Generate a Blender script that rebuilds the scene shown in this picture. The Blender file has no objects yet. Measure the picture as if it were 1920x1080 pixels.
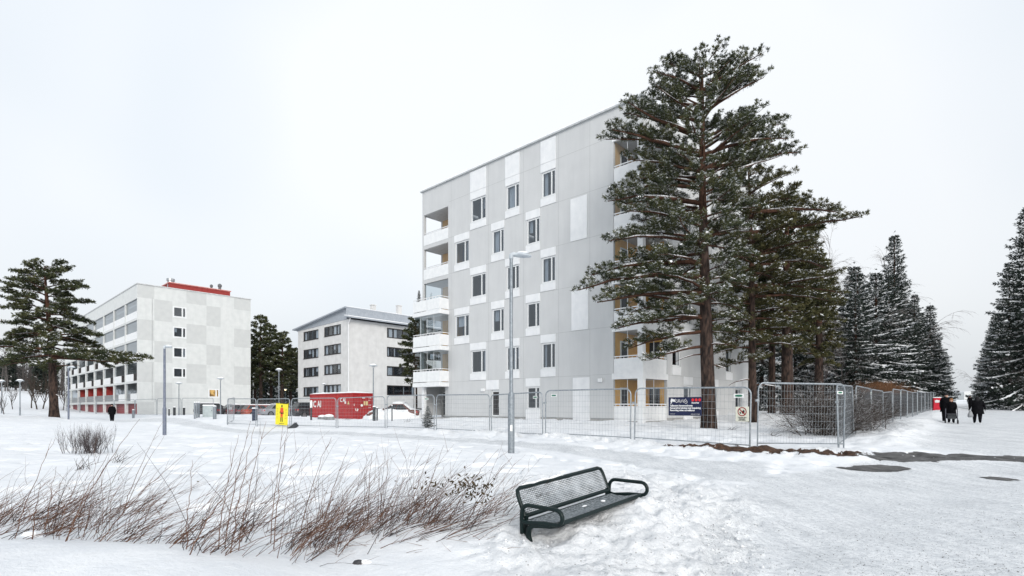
import bpy, math, random
import numpy as np
from mathutils import Vector, Matrix
SC = bpy.context.scene
COL = SC.collection
R = math.radians
# ------------------------------------------------------------------ camera, sky, sun, exposure
F = 1013.6          # focal length in pixels of the 1920 wide photograph
HZ = 764.0          # row of the horizon
EYE = 1.65
cd = bpy.data.cameras.new("camera"); cam = bpy.data.objects.new("camera", cd); COL.objects.link(cam)
cd.sensor_width = 36.0; cd.lens = 36.0 * F / 1920.0; cd.shift_y = (HZ - 540.0) / 1920.0
cd.clip_start = 0.1; cd.clip_end = 3000.0
cam.location = (0, 0, EYE); cam.rotation_euler = (R(90), 0, 0)
SC.camera = cam
SUN_EL, SUN_AZ = R(24), R(165)      # azimuth clockwise from +Y: behind the camera, to the right
w = bpy.data.worlds.new("World"); SC.world = w; w.use_nodes = True
nt = w.node_tree; nt.nodes.clear()
def wn(t, **k):
    n = nt.nodes.new(t)
    for a, b in k.items(): setattr(n, a, b)
    return n
sky = wn('ShaderNodeTexSky', sky_type='NISHITA', sun_disc=False, sun_elevation=SUN_EL, sun_rotation=SUN_AZ,
         air_density=1.0, dust_density=6.0, ozone_density=1.0)
bgs = wn('ShaderNodeBackground'); bgs.inputs['Strength'].default_value = 0.05
hs = wn('ShaderNodeHueSaturation'); hs.inputs['Saturation'].default_value = 0.35
nt.links.new(sky.outputs[0], hs.inputs['Color']); nt.links.new(hs.outputs[0], bgs.inputs['Color'])
# overcast deck: a white cloud layer with soft broad variation, seen in every direction
geo = wn('ShaderNodeTexCoord')
nz = wn('ShaderNodeTexNoise'); nz.inputs['Scale'].default_value = 1.1; nz.inputs['Detail'].default_value = 3.0
nt.links.new(geo.outputs['Generated'], nz.inputs['Vector'])
rp = wn('ShaderNodeValToRGB')
rp.color_ramp.elements[0].position = 0.34; rp.color_ramp.elements[0].color = (0.66, 0.74, 0.815, 1)
rp.color_ramp.elements[1].position = 0.62; rp.color_ramp.elements[1].color = (0.88, 0.905, 0.93, 1)
nt.links.new(nz.outputs['Fac'], rp.inputs['Fac'])
sx = wn('ShaderNodeSeparateXYZ'); nt.links.new(geo.outputs['Generated'], sx.inputs[0])
mr = wn('ShaderNodeMapRange'); mr.inputs['From Min'].default_value = 0.0; mr.inputs['From Max'].default_value = 0.55
mr.inputs['To Min'].default_value = 0.92; mr.inputs['To Max'].default_value = 1.12
nt.links.new(sx.outputs['Z'], mr.inputs['Value'])
mul = wn('ShaderNodeVectorMath', operation='SCALE'); nt.links.new(rp.outputs['Color'], mul.inputs[0]); nt.links.new(mr.outputs[0], mul.inputs['Scale'])
bgc = wn('ShaderNodeBackground'); bgc.inputs['Strength'].default_value = 0.72
nt.links.new(mul.outputs[0], bgc.inputs['Color'])
add = wn('ShaderNodeAddShader'); out = wn('ShaderNodeOutputWorld')
nt.links.new(bgs.outputs[0], add.inputs[0]); nt.links.new(bgc.outputs[0], add.inputs[1]); nt.links.new(add.outputs[0], out.inputs['Surface'])
sd = bpy.data.lights.new("sun", 'SUN'); sun = bpy.data.objects.new("sun", sd); COL.objects.link(sun)
sd.energy = 1.05; sd.angle = R(16); sd.color = (1.0, 0.97, 0.93)
sdir = Vector((math.sin(SUN_AZ) * math.cos(SUN_EL), math.cos(SUN_AZ) * math.cos(SUN_EL), math.sin(SUN_EL)))
sun.rotation_euler = sdir.to_track_quat('Z', 'Y').to_euler()
SC.view_settings.view_transform = 'Standard'; SC.view_settings.look = 'None'
SC.view_settings.exposure = 0.26; SC.view_settings.gamma = 1.0; SC.view_settings.use_curve_mapping = False
SC.cycles.max_bounces = 6; SC.cycles.transparent_max_bounces = 24; SC.cycles.diffuse_bounces = 3
SC.cycles.caustics_reflective = False; SC.cycles.caustics_refractive = False
SC.cycles.use_denoising = True

# ------------------------------------------------------------------ helpers
D2 = Vector((0.6827, 0.7307, 0)); D1 = Vector((-0.7307, 0.6827, 0)); GANG = math.atan2(0.7307, 0.6827)
def P(px, py, Y): return Vector(((px - 960.0) / F * Y, Y, EYE + (HZ - py) / F * Y))
def q(px): return (px - 960.0) / F
MATS = {}
def mat(name, col, rough=0.7, col2=None, scale=8.0, bump=0.0, bscale=None, metal=0.0, spec=0.3, detail=5.0, stretch=None, lo=0.35, hi=0.65, coord='Object', streak=0.0):
    if name in MATS: return MATS[name]
    m = bpy.data.materials.new(name); m.use_nodes = True; t = m.node_tree
    b = t.nodes['Principled BSDF']; b.inputs['Base Color'].default_value = (*col, 1); b.inputs['Roughness'].default_value = rough
    b.inputs['Metallic'].default_value = metal; b.inputs['Specular IOR Level'].default_value = spec
    tc = t.nodes.new('ShaderNodeTexCoord'); src = tc.outputs[coord]
    if stretch:
        mp = t.nodes.new('ShaderNodeMapping'); mp.inputs['Scale'].default_value = stretch; t.links.new(src, mp.inputs['Vector']); src = mp.outputs[0]
    if col2:
        n = t.nodes.new('ShaderNodeTexNoise'); n.inputs['Scale'].default_value = scale; n.inputs['Detail'].default_value = detail
        r = t.nodes.new('ShaderNodeValToRGB'); r.color_ramp.elements[0].position = lo; r.color_ramp.elements[1].position = hi
        r.color_ramp.elements[0].color = (*col, 1); r.color_ramp.elements[1].color = (*col2, 1)
        t.links.new(src, n.inputs['Vector']); t.links.new(n.outputs['Fac'], r.inputs['Fac']); t.links.new(r.outputs[0], b.inputs['Base Color'])
    if streak:      # run-off streaks and damp stains in the render
        mp = t.nodes.new('ShaderNodeMapping'); mp.inputs['Scale'].default_value = (1.1, 1.1, .13); t.links.new(tc.outputs['Object'], mp.inputs['Vector'])
        n = t.nodes.new('ShaderNodeTexNoise'); n.inputs['Scale'].default_value = 1.6; n.inputs['Detail'].default_value = 7; n.inputs['Roughness'].default_value = .65; t.links.new(mp.outputs[0], n.inputs['Vector'])
        rr = t.nodes.new('ShaderNodeValToRGB'); rr.color_ramp.elements[0].position = .34; rr.color_ramp.elements[0].color = (1-streak,1-streak,1-streak*.9,1); rr.color_ramp.elements[1].position = .56; rr.color_ramp.elements[1].color = (1,1,1,1); t.links.new(n.outputs[0], rr.inputs[0])
        mx = t.nodes.new('ShaderNodeMixRGB'); mx.blend_type = 'MULTIPLY'; mx.inputs[0].default_value = 1; src0 = b.inputs['Base Color'].links[0].from_socket; t.links.new(src0, mx.inputs[1]); t.links.new(rr.outputs[0], mx.inputs[2]); t.links.new(mx.outputs[0], b.inputs['Base Color'])
    if bump:
        n = t.nodes.new('ShaderNodeTexNoise'); n.inputs['Scale'].default_value = bscale or scale * 4; n.inputs['Detail'].default_value = 4
        bp = t.nodes.new('ShaderNodeBump'); bp.inputs['Strength'].default_value = bump; bp.inputs['Distance'].default_value = 0.03
        t.links.new(src, n.inputs['Vector']); t.links.new(n.outputs['Fac'], bp.inputs['Height']); t.links.new(bp.outputs[0], b.inputs['Normal'])
    MATS[name] = m; return m
def glass_mat(name, tint, refl=0.35, trans=0.75):
    if name in MATS: return MATS[name]
    m = bpy.data.materials.new(name); m.use_nodes = True; t = m.node_tree; t.nodes.clear()
    o = t.nodes.new('ShaderNodeOutputMaterial'); tr = t.nodes.new('ShaderNodeBsdfTransparent'); tr.inputs[0].default_value = (*tint, 1)
    g = t.nodes.new('ShaderNodeBsdfGlossy'); g.inputs['Roughness'].default_value = 0.03; g.inputs[0].default_value = (0.9, 0.95, 1, 1)
    fw_ = t.nodes.new('ShaderNodeLayerWeight'); fw_.inputs[0].default_value = .5; fr = t.nodes.new('ShaderNodeMath'); fr.operation = 'POWER'; fr.inputs[1].default_value = 4.0; t.links.new(fw_.outputs['Facing'], fr.inputs[0])
    ma = t.nodes.new('ShaderNodeMath'); ma.operation = 'MULTIPLY_ADD'; ma.inputs[1].default_value = 0.6; ma.inputs[2].default_value = refl
    n = t.nodes.new('ShaderNodeTexNoise'); n.inputs['Scale'].default_value = 0.6
    bp = t.nodes.new('ShaderNodeBump'); bp.inputs['Strength'].default_value = 0.05; t.links.new(n.outputs[0], bp.inputs['Height']); t.links.new(bp.outputs[0], g.inputs['Normal'])
    x = t.nodes.new('ShaderNodeMixShader'); t.links.new(fr.outputs[0], ma.inputs[0]); t.links.new(ma.outputs[0], x.inputs[0])
    t.links.new(tr.outputs[0], x.inputs[1]); t.links.new(g.outputs[0], x.inputs[2]); t.links.new(x.outputs[0], o.inputs[0])
    MATS[name] = m; return m
class MB:
    def __init__(s): s.v = []; s.f = []; s.m = []
    def vert(s, p): s.v.append(tuple(p)); return len(s.v) - 1
    def poly(s, pts, m=0):
        i = len(s.v); s.v += [tuple(p) for p in pts]; s.f.append(tuple(range(i, i + len(pts)))); s.m.append(m); return s
    def box(s, lo, hi, m=0):
        x0, y0, z0 = lo; x1, y1, z1 = hi; i = len(s.v)
        s.v += [(x0,y0,z0),(x1,y0,z0),(x1,y1,z0),(x0,y1,z0),(x0,y0,z1),(x1,y0,z1),(x1,y1,z1),(x0,y1,z1)]
        for f in ((3,2,1,0),(4,5,6,7),(0,1,5,4),(1,2,6,5),(2,3,7,6),(3,0,4,7)): s.f.append(tuple(i + k for k in f)); s.m.append(m)
        return s
    def bbox(s, lo, hi, b=0.02, m=0):   # box with chamfered vertical and top edges
        x0, y0, z0 = lo; x1, y1, z1 = hi
        def ring(ins, z): return [(x0+b+ins,y0+ins,z),(x1-b-ins,y0+ins,z),(x1-ins,y0+b+ins,z),(x1-ins,y1-b-ins,z),(x1-b-ins,y1-ins,z),(x0+b+ins,y1-ins,z),(x0+ins,y1-b-ins,z),(x0+ins,y0+b+ins,z)]
        return s.loft([ring(0, z0), ring(0, z1 - b), ring(b, z1)], m)
    def loft(s, rings, m=0, caps=True, closed=True):
        n = len(rings[0]); i0 = len(s.v)
        for r in rings: s.v += [tuple(p) for p in r]
        for k in range(len(rings) - 1):
            for j in range(n if closed else n - 1):
                a = i0 + k*n + j; b = i0 + k*n + (j+1) % n
                s.f.append((a, b, b + n, a + n)); s.m.append(m)
        if caps:
            s.f.append(tuple(i0 + j for j in reversed(range(n)))); s.m.append(m)
            s.f.append(tuple(i0 + (len(rings)-1)*n + j for j in range(n))); s.m.append(m)
        return s
    def tube(s, pts, rad, n=6, m=0, caps=True):
        pts = [Vector(p) for p in pts]
        if not hasattr(rad, '__len__'): rad = [rad] * len(pts)
        rings = []; up = None
        for k, p in enumerate(pts):
            t = (pts[min(k+1, len(pts)-1)] - pts[max(k-1, 0)])
            if t.length < 1e-9: t = Vector((0,0,1))
            t.normalize()
            if up is None: up = Vector((0,0,1)) if abs(t.z) < 0.9 else Vector((1,0,0))
            a = t.cross(up)
            if a.length < 1e-6: a = t.orthogonal()
            a.normalize(); b = a.cross(t).normalized(); up = b
            rings.append([p + (a*math.cos(2*math.pi*j/n) + b*math.sin(2*math.pi*j/n)) * rad[k] for j in range(n)])
        return s.loft(rings, m, caps)
    def lathe(s, prof, c=(0,0,0), n=16, m=0, caps=True):
        return s.loft([[(c[0] + r*math.cos(2*math.pi*j/n), c[1] + r*math.sin(2*math.pi*j/n), c[2] + z) for j in range(n)] for r, z in prof], m, caps)
    def ell(s, c, r, n=10, m=0):
        k = max(4, n//2)
        return s.loft([[(c[0] + r[0]*math.sin(math.pi*(i+.02)/(k+.04))*math.cos(2*math.pi*j/n), c[1] + r[1]*math.sin(math.pi*(i+.02)/(k+.04))*math.sin(2*math.pi*j/n), c[2] - r[2]*math.cos(math.pi*(i+.02)/(k+.04))) for j in range(n)] for i in range(k+1)], m)
    def join(s, o, m):
        i0 = len(s.v); s.v += o.v; s.f += [tuple(i0+k for k in f) for f in o.f]; s.m += [m]*len(o.f); return s
    def xf(s, M, i0=0):
        for i in range(i0, len(s.v)): s.v[i] = tuple(M @ Vector(s.v[i]))
        return s
    def build(s, name, mats, parent=None, loc=None, rotz=None, smooth=False):
        me = bpy.data.meshes.new(name); me.from_pydata(s.v, [], s.f)
        for m in (mats if isinstance(mats, (list, tuple)) else [mats]): me.materials.append(m)
        me.polygons.foreach_set('material_index', s.m)
        if smooth: me.polygons.foreach_set('use_smooth', [True]*len(s.f))
        me.update(); o = bpy.data.objects.new(name, me); COL.objects.link(o)
        if parent: o.parent = parent
        if loc is not None: o.location = loc
        if rotz is not None: o.rotation_euler = (0, 0, rotz)
        return o
def smooth_by_angle(o, ang=35):
    me = o.data; me.polygons.foreach_set('use_smooth', [True]*len(me.polygons))
    try: me.set_sharp_from_angle(angle=R(ang))
    except Exception: pass
def thing(name, label, cat, loc=(0,0,0), rotz=0.0, group=None):
    o = bpy.data.objects.new(name, None); COL.objects.link(o); o.location = loc; o.rotation_euler = (0,0,rotz)
    o.empty_display_size = 0.3
    return tag(o, label, cat, group)
def tag(o, label, cat, group=None):
    o['label'] = label; o['category'] = cat
    if group: o['group'] = group
    return o
def dup(root, label=None, loc=None, rotz=None, scale=None, group=None):
    r = root.copy(); COL.objects.link(r)
    if label: r['label'] = label
    if group: r['group'] = group
    if loc is not None: r.location = loc
    if rotz is not None: r.rotation_euler = (0,0,rotz)
    if scale is not None: r.scale = scale
    for ch in list(root.children):
        c = ch.copy(); COL.objects.link(c); c.parent = r
        for g in list(ch.children):
            d = g.copy(); COL.objects.link(d); d.parent = c
    return r
def np_mesh(name, V, faces_list, mats, parent=None):
    """faces_list: [(array (n,k), material index)]"""
    me = bpy.data.meshes.new(name); V = np.asarray(V, dtype=np.float32)
    me.vertices.add(len(V)); me.vertices.foreach_set('co', V.ravel())
    tot = sum(f.size for f, _ in faces_list); npoly = sum(len(f) for f, _ in faces_list)
    me.loops.add(tot); me.polygons.add(npoly)
    me.loops.foreach_set('vertex_index', np.concatenate([f.ravel() for f, _ in faces_list]).astype(np.int32))
    st = []; mi = []; c = 0
    for f, m in faces_list:
        st.append(c + np.arange(len(f)) * f.shape[1]); c += f.size; mi.append(np.full(len(f), m))
    me.polygons.foreach_set('loop_start', np.concatenate(st).astype(np.int32))
    me.polygons.foreach_set('material_index', np.concatenate(mi).astype(np.int32))
    for m in mats: me.materials.append(m)
    me.update(calc_edges=True); me.validate()
    o = bpy.data.objects.new(name, me); COL.objects.link(o)
    if parent: o.parent = parent
    return o
def text_into(mb, s, size, M, m=0, bold=0.0, ex=0.0, align='LEFT'):
    cu = bpy.data.curves.new('txt', 'FONT'); cu.body = s; cu.size = size; cu.align_x = align; cu.offset = bold; cu.extrude = ex; cu.resolution_u = 2
    ob = bpy.data.objects.new('txt', cu); COL.objects.link(ob)
    dg = bpy.context.evaluated_depsgraph_get(); me = bpy.data.meshes.new_from_object(ob.evaluated_get(dg))
    i0 = len(mb.v); mb.v += [tuple(M @ v.co) for v in me.vertices]
    for p in me.polygons: mb.f.append(tuple(i0 + k for k in p.vertices)); mb.m.append(m)
    bpy.data.objects.remove(ob); bpy.data.curves.remove(cu); bpy.data.meshes.remove(me)
# ------------------------------------------------------------------ terrain height
def _hash(ix, iy, seed):
    h = (ix.astype(np.int64) * 374761393 + iy.astype(np.int64) * 668265263 + seed * 1274126177) & 0x7fffffff
    h = ((h ^ (h >> 13)) * 1274126177) & 0x7fffffff
    return ((h ^ (h >> 16)) & 0xffff) / 65535.0
def vnoise(x, y, seed=0):
    ix = np.floor(x); iy = np.floor(y); fx = x - ix; fy = y - iy
    fx = fx*fx*fx*(fx*(fx*6-15)+10); fy = fy*fy*fy*(fy*(fy*6-15)+10)
    a = _hash(ix, iy, seed); b = _hash(ix+1, iy, seed); c = _hash(ix, iy+1, seed); d = _hash(ix+1, iy+1, seed)
    return (a*(1-fx)+b*fx)*(1-fy) + (c*(1-fx)+d*fx)*fy
def fbm(x, y, seed=0, o=4):
    s = 0; a = 0.5; n = 0
    for k in range(o):
        s = s + a*vnoise(x*2**k + 17*k, y*2**k - 9*k, seed + k); n += a; a *= 0.5
    return s/n - 0.5
CP = [(1500,5.3,0),(1900,5.3,0),(2400,5,0),(1500,9,0),(1900,9,0),(1640,14,.06),(1900,13,0),(1800,16.5,.17),(2200,16,.1),(1500,13,.07),
 (1585,17,.32),(1604,22.9,.48),(1650,30.7,.6),(1700,43,.85),(1726,50,1.06),(1780,32.5,.72),(1830,32.5,.72),(1900,60,1.25),(1830,100,2.05),(1900,98,2.05),
 (1830,200,3.4),(1950,200,3.4),(1700,120,2.2),(2100,60,1.2),(1750,23,.4),(1900,24,.42),
 (1190,20.7,.38),(1410,17.5,.3),(1020,24.1,.39),(920,27.8,.39),(816,30.3,.37),(724,33.2,.4),(632,35.9,.32),(545,37.9,.25),(426,41.6,.27),
 (1328,27,.56),(1412,33,.8),(1460,39,1.2),(1150,33,.83),(842,42,.8),(1300,38,.95),(1500,60,1.3),(1600,80,1.6),(1000,33,.7),
 (958,16,.3),(1200,13.5,.15),(1000,15,.27),(700,20,.25),(500,20,.2),(308,30,.14),(100,30,.2),(0,20,.25),(-300,30,.5),
 (210,52,.31),(102,48,.8),(37,60,.75),(-100,60,1.2),(0,100,2.5),(60,135,5.6),(-300,130,7),(250,90,.7),(258,73,.7),(130,114,1.6),
 (400,50,.98),(500,49,.92),(330,52,.9),(450,60,.6),(450,80,.6),(600,57,.5),(700,50,.55),(690,78,.6),(560,90,.7),(770,90,.7),(340,62,.7),
 (500,150,1.5),(900,150,1.5),(1300,150,2),(500,300,6),(1300,300,6),(-300,300,14),(2200,300,6),
 (100,4.95,.43),(-200,4.8,.5),(300,4.85,.39),(480,4.8,.27),(620,4.7,.12),(100,4.0,.42),(300,3.6,.35),(600,3.4,.1),(900,3.6,.04),(-300,6,.3),
 (100,6.2,.22),(300,6.3,.15),(560,5.8,.12),(560,7,.2),(800,6.3,.2),(300,9,.2),(800,9,.25),(100,9,.2),(600,12,.22),
 (990,5.8,.19),(1060,5.6,.19),(1220,6.9,.40),(1300,7.5,.33),(1100,7.5,.35),(1250,9,.28),(1000,9,.3),(1390,7,.06),(1370,10,.1),(1100,12,.25),(1100,4.9,.1),(1250,5.3,.05)]
def _uv(X, Y):
    Yc = np.maximum(Y, 3.2); return np.clip(X/Yc, -1.5, 1.5)*2.0, np.log(Yc)*1.6
_cx = np.array([q(c[0])*c[1] for c in CP]); _cy = np.array([c[1] for c in CP], float); _cz = np.array([c[2] for c in CP], float)
_cu, _cv = _uv(_cx, _cy); _n = len(CP)
def _phi(r2): return 0.5*r2*np.log(np.maximum(r2, 1e-12))
_K = _phi((_cu[:,None]-_cu)**2 + (_cv[:,None]-_cv)**2) + np.eye(_n)*0.004
_Pm = np.stack([np.ones(_n), _cu, _cv], 1)
_A = np.block([[_K, _Pm], [_Pm.T, np.zeros((3,3))]]); _wt = np.linalg.solve(_A, np.concatenate([_cz, np.zeros(3)]))
FR0 = np.array([14.54, 22.9]); FRD = np.array([0.652, 0.758])      # fence along the right hand path
def sstep(a, b, x): t = np.clip((x-a)/(b-a), 0, 1); return t*t*(3-2*t)
def plaza_mask(X, Y):
    """1 on the trodden path and the open plaza"""
    a = X/np.maximum(Y, 3.2)*F + 960
    wob = fbm(X*.35, Y*.35, 5, 3)*1.0
    s = (X-FR0[0])*FRD[0] + (Y-FR0[1])*FRD[1]; d = (X-FR0[0])*FRD[1] - (Y-FR0[1])*FRD[0]     # d>0: path side of the fence
    far = sstep(1.6, 3.0, d + wob) * (1 - sstep(11.5, 13.5, d + wob)) * sstep(-6, -2, s)
    near = sstep(1330, 1420, a + wob*120 + np.clip(12-Y,0,8)*6) * (1 - sstep(14.8, 16.4, Y + wob + np.clip((1650-a)/60,0,3))) * (1 - sstep(22, 30, X))
    # strip of trodden path running left in front of the fence
    yc = np.interp(a, [300, 480, 630, 820, 1000, 1150, 1330], [47, 33.5, 30.5, 24.5, 19.2, 16.0, 13.2]); wd = np.interp(a, [300, 630, 1000, 1330], [3.0, 1.6, 1.3, 1.9])
    strip = (1 - sstep(wd*.7, wd*1.3, np.abs(Y - yc + wob*.7))) * sstep(150, 260, a) * (1 - sstep(1400, 1480, a))
    hill = (1 - sstep(1.5, 2.6, np.abs(Y - np.interp(a, [-200, 100, 260], [62, 66, 50]) + wob))) * (1 - sstep(240, 330, a)) * .6
    return np.clip(np.maximum(np.maximum(far, near), np.maximum(strip*.85, hill)), 0, 1)
def H(X, Y, fine=True):
    X = np.asarray(X, float); Y = np.asarray(Y, float); shp = np.broadcast(X, Y).shape
    X = np.broadcast_to(X, shp).ravel(); Y = np.broadcast_to(Y, shp).ravel()
    u, v = _uv(X, Y); z = _wt[_n] + _wt[_n+1]*u + _wt[_n+2]*v
    for k in range(_n): z = z + _wt[k]*_phi((u-_cu[k])**2 + (v-_cv[k])**2)
    a = X/np.maximum(Y, 3.2)*F + 960
    pm = plaza_mask(X, Y); dist = np.hypot(X, Y)
    soft = fbm(X*.5, Y*.5, 1, 3)*0.14 * np.clip(dist/14, .45, 1.6)
    z = z + (1-pm)*np.clip(dist/9,.35,1.2)*(fbm(X*1.4,Y*1.4,8,3)*.10*sstep(-.1,.15,fbm(X*.2,Y*.2,9,2)) + (dist<60)*fbm(X*3.5,Y*3.5,14,3)*.035)*(1-.8*(Y<5.3))
    z = z + soft*(1-pm)*(1 - .5*(dist < 5.2)) - pm*0.03*np.clip(dist/10, .3, 1)
    # ploughed lumpy bank round the bench, at the fence foot and along the path
    b1 = sstep(820, 1000, a)*(1 - sstep(1330, 1450, a + fbm(X*.8, Y*.8, 3)*150))*sstep(3.6, 4.8, Y)*(1 - sstep(9, 13, Y))
    s = (X-FR0[0])*FRD[0] + (Y-FR0[1])*FRD[1]; d = (X-FR0[0])*FRD[1] - (Y-FR0[1])*FRD[0]
    b2 = np.exp(-((d-1.3)/1.0)**2) * sstep(-5, -2, s) * (1 - sstep(90, 120, s))
    yf = np.interp(a, [560, 720, 920, 1020, 1190, 1410, 1600], [35.5, 32, 26.3, 22.6, 19.3, 16.6, 16.1])
    b3 = np.exp(-((Y-yf)/0.7)**2) * sstep(600, 850, a)*(1 - sstep(1590, 1640, a))
    b4 = np.exp(-((a-1190)/110)**2 - ((Y-12)/1.6)**2)*.8
    lum = np.clip(b1 + b2 + b3 + b4, 0, 1); H.lum = lum.reshape(shp)
    l1 = np.abs(fbm(X*1.3, Y*1.3, 21, 3))*2; l2 = 1-np.abs(fbm(X*4.2, Y*4.2, 33, 3))*3.2; l3 = fbm(X*13, Y*13, 44, 2)
    z = z + b2*.2 + b3*.1 + lum*((l1-.25)*.20 + np.clip(l2-.35,-.3,.5)*.085*sstep(-.02,.12,fbm(X*.9,Y*.9,77,2)+.1) + np.clip(fbm(X*7,Y*7,51,4),-.2,.25)*.11 + l3*.06*np.clip(8/np.maximum(dist,4),.4,1))
    # half filled footprints through the untouched snow
    fp = np.minimum(vnoise(X*1.9+50, Y*1.5, 90), vnoise(X*2.3, Y*1.9+30, 91))
    z = z - sstep(.52, .62, fp)*.10*(1-pm)*sstep(6.8, 8.5, Y)*(1-sstep(45, 60, Y))
    return z.reshape(shp)
def Hs(X, Y): return float(H(np.array([X]), np.array([Y]))[0])
def ghit(px, py):
    Y = np.exp(np.linspace(math.log(3.4), math.log(300), 900)); X = q(px)*Y; zr = EYE + (HZ-py)/F*Y
    k = np.argmax(zr < H(X, Y)); return float(X[k]), float(Y[k])
def onground(px, Y, dz=0.0):
    X = q(px)*Y; return Vector((X, Y, Hs(X, Y) + dz))
# ------------------------------------------------------------------ ground, path, bare patches
def snow_ground_mat():
    m = bpy.data.materials.new("snow_ground"); m.use_nodes = True; t = m.node_tree; b = t.nodes['Principled BSDF']; L = t.links.new
    b.inputs['Roughness'].default_value = 0.75; b.inputs['Specular IOR Level'].default_value = 0.25
    tc = t.nodes.new('ShaderNodeTexCoord'); O = tc.outputs['Object']
    at = t.nodes.new('ShaderNodeAttribute'); at.attribute_name = 'packed'
    def noise(s, d=5, rgh=.6):
        n = t.nodes.new('ShaderNodeTexNoise'); n.inputs['Scale'].default_value = s; n.inputs['Detail'].default_value = d; n.inputs['Roughness'].default_value = rgh; L(O, n.inputs['Vector']); return n.outputs['Fac']
    def ramp(src, e):
        r = t.nodes.new('ShaderNodeValToRGB')
        while len(r.color_ramp.elements) < len(e): r.color_ramp.elements.new(.5)
        for k, (p, c) in enumerate(e): r.color_ramp.elements[k].position = p; r.color_ramp.elements[k].color = (*c, 1)
        L(src, r.inputs[0]); return r.outputs[0]
    def mix(f, a, c):
        x = t.nodes.new('ShaderNodeMixRGB'); L(f, x.inputs[0]); L(a, x.inputs[1]); L(c, x.inputs[2]); return x.outputs[0]
    def math_(op, a, c):
        x = t.nodes.new('ShaderNodeMath'); x.operation = op
        for k, vv in enumerate((a, c)):
            if isinstance(vv, (int, float)): x.inputs[k].default_value = vv
            else: L(vv, x.inputs[k])
        return x.outputs[0]
    fresh = ramp(noise(1.7), [(.3, (.72,.745,.78)), (.7, (.82,.835,.855))])
    dirt = ramp(noise(9, 7, .7), [(.55, (1,1,1)), (.72, (.80,.79,.77))])  # dirty specks plus shading for relief, both painted into the snow colour
    x = t.nodes.new('ShaderNodeMixRGB'); x.blend_type = 'MULTIPLY'; x.inputs[0].default_value = .35; L(fresh, x.inputs[1]); L(dirt, x.inputs[2]); fresh = x.outputs[0]
    # ploughed clods carry grit; the grey mottling also paints lump shading into the colour
    ac = t.nodes.new('ShaderNodeAttribute'); ac.attribute_name = 'clod'
    cl = ramp(noise(11, 8, .75), [(.36, (.60,.62,.64)), (.47, (.74,.755,.775)), (.60, (.82,.835,.85))])
    fresh = mix(math_('MULTIPLY', ac.outputs['Fac'], .75), fresh, cl)
    v = t.nodes.new('ShaderNodeTexVoronoi'); v.inputs['Scale'].default_value = 17; L(O, v.inputs['Vector'])
    gm = math_('MULTIPLY', math_('LESS_THAN', v.outputs['Distance'], .16), math_('MULTIPLY', ac.outputs['Fac'], math_('GREATER_THAN', noise(2.2, 3), .52)))
    gc = t.nodes.new('ShaderNodeRGB'); gc.outputs[0].default_value = (.2,.19,.18,1); fresh = mix(math_('MULTIPLY', gm, .6), fresh, gc.outputs[0])
    pk = ramp(noise(0.9, 7, .65), [(.3, (.65,.67,.69)), (.5, (.76,.78,.80)), (.7, (.84,.855,.87))])
    pk2 = ramp(noise(14, 5, .75), [(.40, (.66,.67,.69)), (.58, (1,1,1))])
    x = t.nodes.new('ShaderNodeMixRGB'); x.blend_type = 'MULTIPLY'; x.inputs[0].default_value = .7; L(pk, x.inputs[1]); L(pk2, x.inputs[2]); pk = x.outputs[0]
    mp = t.nodes.new('ShaderNodeMapping'); mp.inputs['Rotation'].default_value = (0,0,-R(42)); mp.inputs['Scale'].default_value = (2.4,.22,1); L(O, mp.inputs['Vector'])
    n = t.nodes.new('ShaderNodeTexNoise'); n.inputs['Scale'].default_value = 1.3; n.inputs['Detail'].default_value = 8; n.inputs['Roughness'].default_value = .7; L(mp.outputs[0], n.inputs['Vector'])
    x = t.nodes.new('ShaderNodeMixRGB'); x.blend_type = 'MULTIPLY'; x.inputs[0].default_value = .75; L(pk, x.inputs[1]); L(ramp(n.outputs['Fac'], [(.38, (.84,.85,.86)), (.58, (1,1,1))]), x.inputs[2]); pk = x.outputs[0]
    # scattered grit
    for sc, th in ((24, .2), (11, .1), (48, .24)):
        v = t.nodes.new('ShaderNodeTexVoronoi'); v.inputs['Scale'].default_value = sc; L(O, v.inputs['Vector'])
        lt = math_('LESS_THAN', v.outputs['Distance'], th)
        cs = t.nodes.new('ShaderNodeSeparateColor'); L(v.outputs['Color'], cs.inputs[0])
        lt = math_('MULTIPLY', lt, math_('GREATER_THAN', cs.outputs[0], .45))
        lt = math_('MULTIPLY', lt, .62)
        c = t.nodes.new('ShaderNodeRGB'); c.outputs[0].default_value = (.16,.16,.165,1)
        pk = mix(lt, pk, c.outputs[0])
    mf = math_('ADD', at.outputs['Fac'], math_('MULTIPLY', math_('SUBTRACT', noise(3, 6, .7), .5), .5))
    mr = t.nodes.new('ShaderNodeMapRange'); mr.inputs[1].default_value = .25; mr.inputs[2].default_value = .75; L(mf, mr.inputs[0])
    L(mix(mr.outputs[0], fresh, pk), b.inputs['Base Color'])
    hgt = math_('ADD', math_('ADD', math_('MULTIPLY', noise(6, 6, .65), .6), math_('MULTIPLY', noise(38, 4), .25)), math_('MULTIPLY', ac.outputs['Fac'], math_('MULTIPLY', noise(16, 6, .7), .9)))
    bp = t.nodes.new('ShaderNodeBump'); bp.inputs['Strength'].default_value = .8; bp.inputs['Distance'].default_value = .06; L(hgt, bp.inputs['Height']); L(bp.outputs[0], b.inputs['Normal'])
    return m
M_SNOWG = snow_ground_mat()
M_SNOW = mat('snow', (.80,.82,.845), .7, (.88,.89,.9), 6, .3, 14)
M_SNOWR = mat('snow_rough', (.66,.68,.70), .8, (.85,.86,.87), 3.5, 1.0, 6)
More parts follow.
